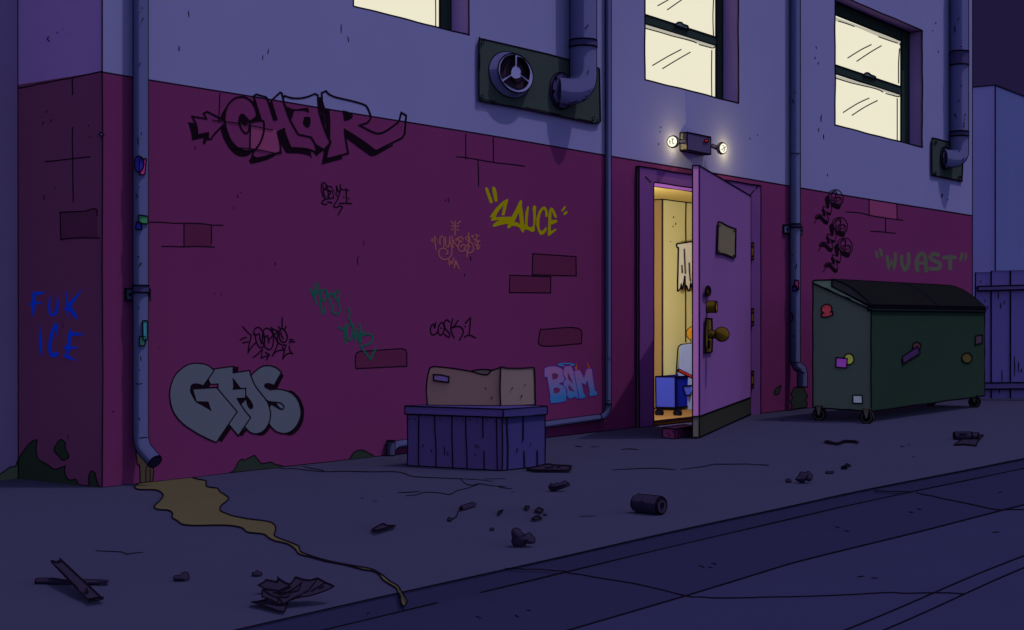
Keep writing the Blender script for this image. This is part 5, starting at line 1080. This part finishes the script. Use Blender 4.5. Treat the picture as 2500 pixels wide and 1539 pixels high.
# ================================================================== dumpster
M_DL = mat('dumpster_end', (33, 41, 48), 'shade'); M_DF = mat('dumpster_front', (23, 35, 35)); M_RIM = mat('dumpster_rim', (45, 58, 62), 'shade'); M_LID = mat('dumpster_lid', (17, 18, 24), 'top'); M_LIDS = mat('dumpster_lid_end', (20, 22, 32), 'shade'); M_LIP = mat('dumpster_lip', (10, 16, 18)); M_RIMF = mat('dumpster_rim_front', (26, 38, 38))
X0, X1 = 7.17, 10.13; YF, YR = -1.343, -.793
t = thing('dumpster', 'dark green wheeled dumpster with curved black lids and stickers, at the end of the wall', 'dumpster', ((X0 + X1) / 2, -1.07, 0))
DE = xplane(X0); DFp = yplane(YF)
zr, zf_, zbr, zbf = DE(*zY(95, 112))[2], DE(*zY(635, 350))[2], .113, .100
mb = MB()
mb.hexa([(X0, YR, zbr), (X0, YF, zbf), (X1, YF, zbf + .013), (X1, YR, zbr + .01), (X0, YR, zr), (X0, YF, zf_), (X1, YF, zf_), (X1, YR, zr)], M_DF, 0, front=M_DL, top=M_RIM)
for a, b in [((X0, YR, zbr), (X0, YF, zbf)), ((X0, YF, zbf), (X1, YF, zbf + .013)), ((X0, YF, zbf), (X0, YF, zf_)), ((X0, YR, zbr), (X0, YR, zr)), ((X1, YF, zbf + .013), (X1, YF, zf_)), ((X0, YR, zr), (X0, YF, zf_))]:
    n = 8; mb.line([tuple(a[k] + (b[k] - a[k]) * i / n + (.0025 * math.sin(i * 2.3 + k) if 0 < i < n else 0) for k in range(3)) for i in range(n + 1)])
part('body', mb, t)
mb = MB(); rim = curve(zY, "93,118! 94,100 110,94! 268,90! 266,150! 636,336! 636,370! 600,352! 350,235!", True)
mb.slab(rim, DE, -.02, .006, M_RIM)
za, zb2 = DFp(*zY(700, 345))[2], DFp(*zY(700, 374))[2]
mb.box(X0 - .004, X1 + .006, YF - .008, YF + .03, zb2, za, M_RIMF, 1, left=M_RIM); part('rim', mb, t)
prof = [(p[1], p[2]) for p in [DE(*zY(*q)) for q in ((268, 84), (320, 96), (390, 124), (455, 163), (520, 212), (580, 265), (637, 318))]]
xm = onY(*zY(900, 112), prof[0][0])[0]
low = DE(*zY(265, 150))[2]
for (xa, xb) in ((X0 - .003, xm - .002), (xm + .002, X1 + .004)):
    mb = MB(); n = len(prof); zl_ = prof[-1][1] - .028
    A2 = [(xa, y, z) for y, z in prof]; B2_ = [(xb, y, z) for y, z in prof]
    mb.add(A2 + B2_, [[i, i + 1, n + i + 1, n + i] for i in range(n - 1)], M_LID, True)
    base = [(prof[-1][0], zl_), (prof[0][0], low)]
    for x, m in ((xa, M_LIDS), (xb, M_LIDS)): mb.poly([(x, y, z) for y, z in prof + base], m)
    mb.add([(xa, prof[-1][0], prof[-1][1]), (xb, prof[-1][0], prof[-1][1]), (xb, prof[-1][0], zl_), (xa, prof[-1][0], zl_)], [[0, 1, 2, 3]], M_LIP)
    mb.add([(xa, *prof[0]), (xb, *prof[0]), (xb, prof[0][0], low), (xa, prof[0][0], low)], [[0, 1, 2, 3]], M_LID)
    mb.add([(xa, prof[0][0], prof[0][1] - .001), (xb, prof[0][0], prof[0][1] - .001), (xb, YR, zr + .004), (xa, YR, zr + .004)], [[0, 1, 2, 3]], M_LID)
    mb.line(A2); mb.line(B2_); mb.line([A2[0], B2_[0]]); mb.line([A2[-1], B2_[-1]]); mb.line([(xa, prof[-1][0], zl_), (xb, prof[-1][0], zl_)]); mb.line([A2[-1], (xa, prof[-1][0], zl_)]); mb.line([B2_[-1], (xb, prof[-1][0], zl_)])
    if xa < 8: mb.line([A2[0], (xa, prof[0][0], low), (xa, prof[-1][0], zl_)])
    part('lid', mb, t)
M_TYR = mat('caster_tyre', (24, 27, 32), 'shade'); M_HUB = mat('caster_hub', (46, 58, 62), 'shade'); M_FRK = mat('caster_fork', (36, 36, 42), 'shade')
wa = Vector((.96, .26, 0)); R_ = .0535
def caster(p):
    c = Vector((p[0], p[1], R_ + .002))
    mb = MB(); mb.cyl(c - wa * .0, c + wa * .075, R_, M_TYR); mb.disc(c - wa * .002, -wa, R_ * .55, mat('caster_rim', (30, 35, 40), 'shade')); mb.ring(c - wa * .003, wa, R_ * .55)
    wl = part('wheel', mb, t)
    mb = MB(); mb.disc(c - wa * .004, -wa, R_ * .36, M_HUB); mb.ring(c - wa * .005, wa, R_ * .36); part('hub', mb, wl)
    mb = MB(); sd_ = Vector((-wa.y, wa.x, 0)); k = c - wa * .012
    v_ = [k - sd_ * .03 + up * .075, k + sd_ * .03 + up * .075, k + sd_ * .012 - up * .008, k - sd_ * .012 - up * .008]
    mb.poly(v_, M_FRK); mb.line(v_, closed=True)
    v2 = [c + wa * .08 + sd_ * a + up * b for a, b in ((-.03, .075), (.03, .075), (.012, -.008), (-.012, -.008))]; mb.poly(v2, M_FRK)
    tp = [k - sd_ * .03 + up * .075, k + sd_ * .03 + up * .075, v2[1], v2[0]]; mb.poly(tp, M_FRK)
    part('fork', mb, wl)
for q in ((150, 1388), (588, 1418), (1583, 1268)):
    p = onZ(*zY(*q)); caster(p)
caster((9.9, -.85, 0))
def dstick(z, s, fn, m, label, o=.003, round_=None):
    mb = MB(); p = zell(z, *round_) if round_ else curve(z, s, True); mb.fill(p, fn, o, m); mb.stroke(p, fn, o + .002, w=3, closed=True); part('sticker', mb, t, label)
dstick(zY, "195,397! 178,385 170,365 180,335 205,318 235,316 260,332 268,360 258,388! 275,382! 276,415! 245,425 215,432 174,433! 172,402!", DE, mat('sticker_red', (138, 32, 46), 'shade'), 'red pawn-shaped sticker')
dstick(zY, None, DE, mat('sticker_mustard', (110, 108, 48), 'shade'), 'yellow round sticker', round_=(426, 821, 45, 50))
dstick(zY, "308,806! 410,816! 404,903! 306,896!", DE, mat('sticker_purple', (96, 40, 186), 'shade'), 'bright purple square sticker', .0065)
dstick(zY, "462,1155! 548,1155! 550,1230! 463,1227!", DE, mat('sticker_pale', (128, 113, 124), 'shade'), 'pale square sticker')
dstick(zY, None, DFp, mat('sticker_maroon', (54, 34, 43)), 'dull maroon round sticker', round_=(1053, 700, 38, 37))
dstick(zY, "918,797! 1060,702! 1086,763! 928,863!", DFp, mat('sticker_dark_purple', (42, 26, 66)), 'slanted dark purple strip sticker', .0065)
dstick(zY, None, DFp, mat('sticker_olive', (52, 48, 28)), 'olive round sticker', round_=(1516, 810, 47, 47))
dstick(zY, "1596,606! 1658,597! 1658,670! 1593,688!", DFp, mat('sticker_plum', (46, 36, 54)), 'plum tape at the edge')

# ================================================================== fence and neighbour at the alley end
M_FN = mat('fence_wood', (40, 35, 86), 'fence'); M_FNR = mat('fence_rail', (35, 30, 74), 'fence')
FA = Vector((11.392, -.809, 0)); FB = Vector((11.593, -1.295, 0)); fd = (FB - FA).normalized(); FNp = vplane(FA, FB)
fn_in = Vector((-fd.y, fd.x, 0));
if fn_in.x < 0: fn_in = -fn_in
t = thing('wooden_fence', 'dark indigo plank fence closing the alley behind the dumpster', 'fence', tuple(FA + fd * .5))
def fpt(s, z, o=0): p = FA + fd * s + fn_in * o; return (p.x, p.y, z)
def s_of(px): q = Vector(FNp(px, 900)); return (q - FA).dot(fd)
s0 = s_of(zFE(163, 0)[0]); bnd = [s0, s_of(zFE(318, 0)[0]), s_of(zFE(505, 0)[0]), s_of(zFE(690, 0)[0])]
while len(bnd) < 13: bnd.append(bnd[-1] + .2)
zt1 = FNp(*zFE(240, 101))[2]; zb1 = .018
for i, (a, b) in enumerate(zip(bnd, bnd[1:])):
    mb = MB(); h = zt1 + .006 * math.sin(i * 2.1) + .012 * min(i, 3)
    v = [fpt(a + .001, zb1), fpt(b - .001, zb1), fpt(b - .001, zb1, .03), fpt(a + .001, zb1, .03), fpt(a + .001, h), fpt(b - .001, h), fpt(b - .001, h, .03), fpt(a + .001, h, .03)]
    mb.hexa(v, M_FN)
    if i < 5:
        mb.line([v[0], v[4], v[5], v[1]], closed=True)
    if i == 0: ticks(mb, zFE, FNp, .004, ["214,180 214,200", "255,365 257,388", "280,425 282,462"])
    if i == 1: ticks(mb, zFE, FNp, .004, ["386,285 387,362", "411,395 409,455", "447,376 446,408", "422,1050 424,1168", "399,1240 398,1280"])
    if i == 2: ticks(mb, zFE, FNp, .004, ["545,915 546,1115", "585,965 582,1073", "610,1035 612,1075"])
    part('fence_plank', mb, t)
for (pa, pb, sx_) in ((zFE(190, 238), zFE(190, 280), s_of(zFE(186, 0)[0])), (zFE(240, 1177), zFE(240, 1236), s0 - .0)):
    mb = MB(); za, zb3 = FNp(*pa)[2], FNp(*pb)[2]; se = bnd[-1]
    v = [fpt(sx_, zb3, -.025), fpt(se, zb3 + .05, -.025), fpt(se, zb3 + .05, -.001), fpt(sx_, zb3, -.001), fpt(sx_, za, -.025), fpt(se, za + .05, -.025), fpt(se, za + .05, -.001), fpt(sx_, za, -.001)]
    mb.hexa(v, M_FNR, 1)
    part('fence_rail', mb, t)
M_NL = mat('neighbour_shade', (52, 49, 98), 'shade'); M_NR = mat('neighbour_front', (59, 64, 118))  # side is the same wall in a separate tone for its unlit face
dn = 26.0; u_ = (2430 - CX) / FP; nx_, ny_ = CAM[0] + dn * (FW[0] + u_ * RT[0]), CAM[1] + dn * (FW[1] + u_ * RT[1]); nh = CH + (HZ - 208) * dn / FP
t = thing('neighbour_building', 'plain blue flat-roofed building beyond the fence', 'building', (nx_, ny_, 0))
mb = MB(); mb.box(nx_, nx_ + 18, ny_, ny_ + 14, 0, nh, M_NR, 0, left=M_NL); 
for a, b in [((0, 0, 0), (0, 0, nh)), ((0, 0, nh), (18, 0, nh)), ((0, 0, nh), (0, 14, nh))]: mb.line([(nx_ + a[0], ny_ + a[1], a[2]), (nx_ + b[0], ny_ + b[1], b[2])], .012)
part('wall', mb, t)
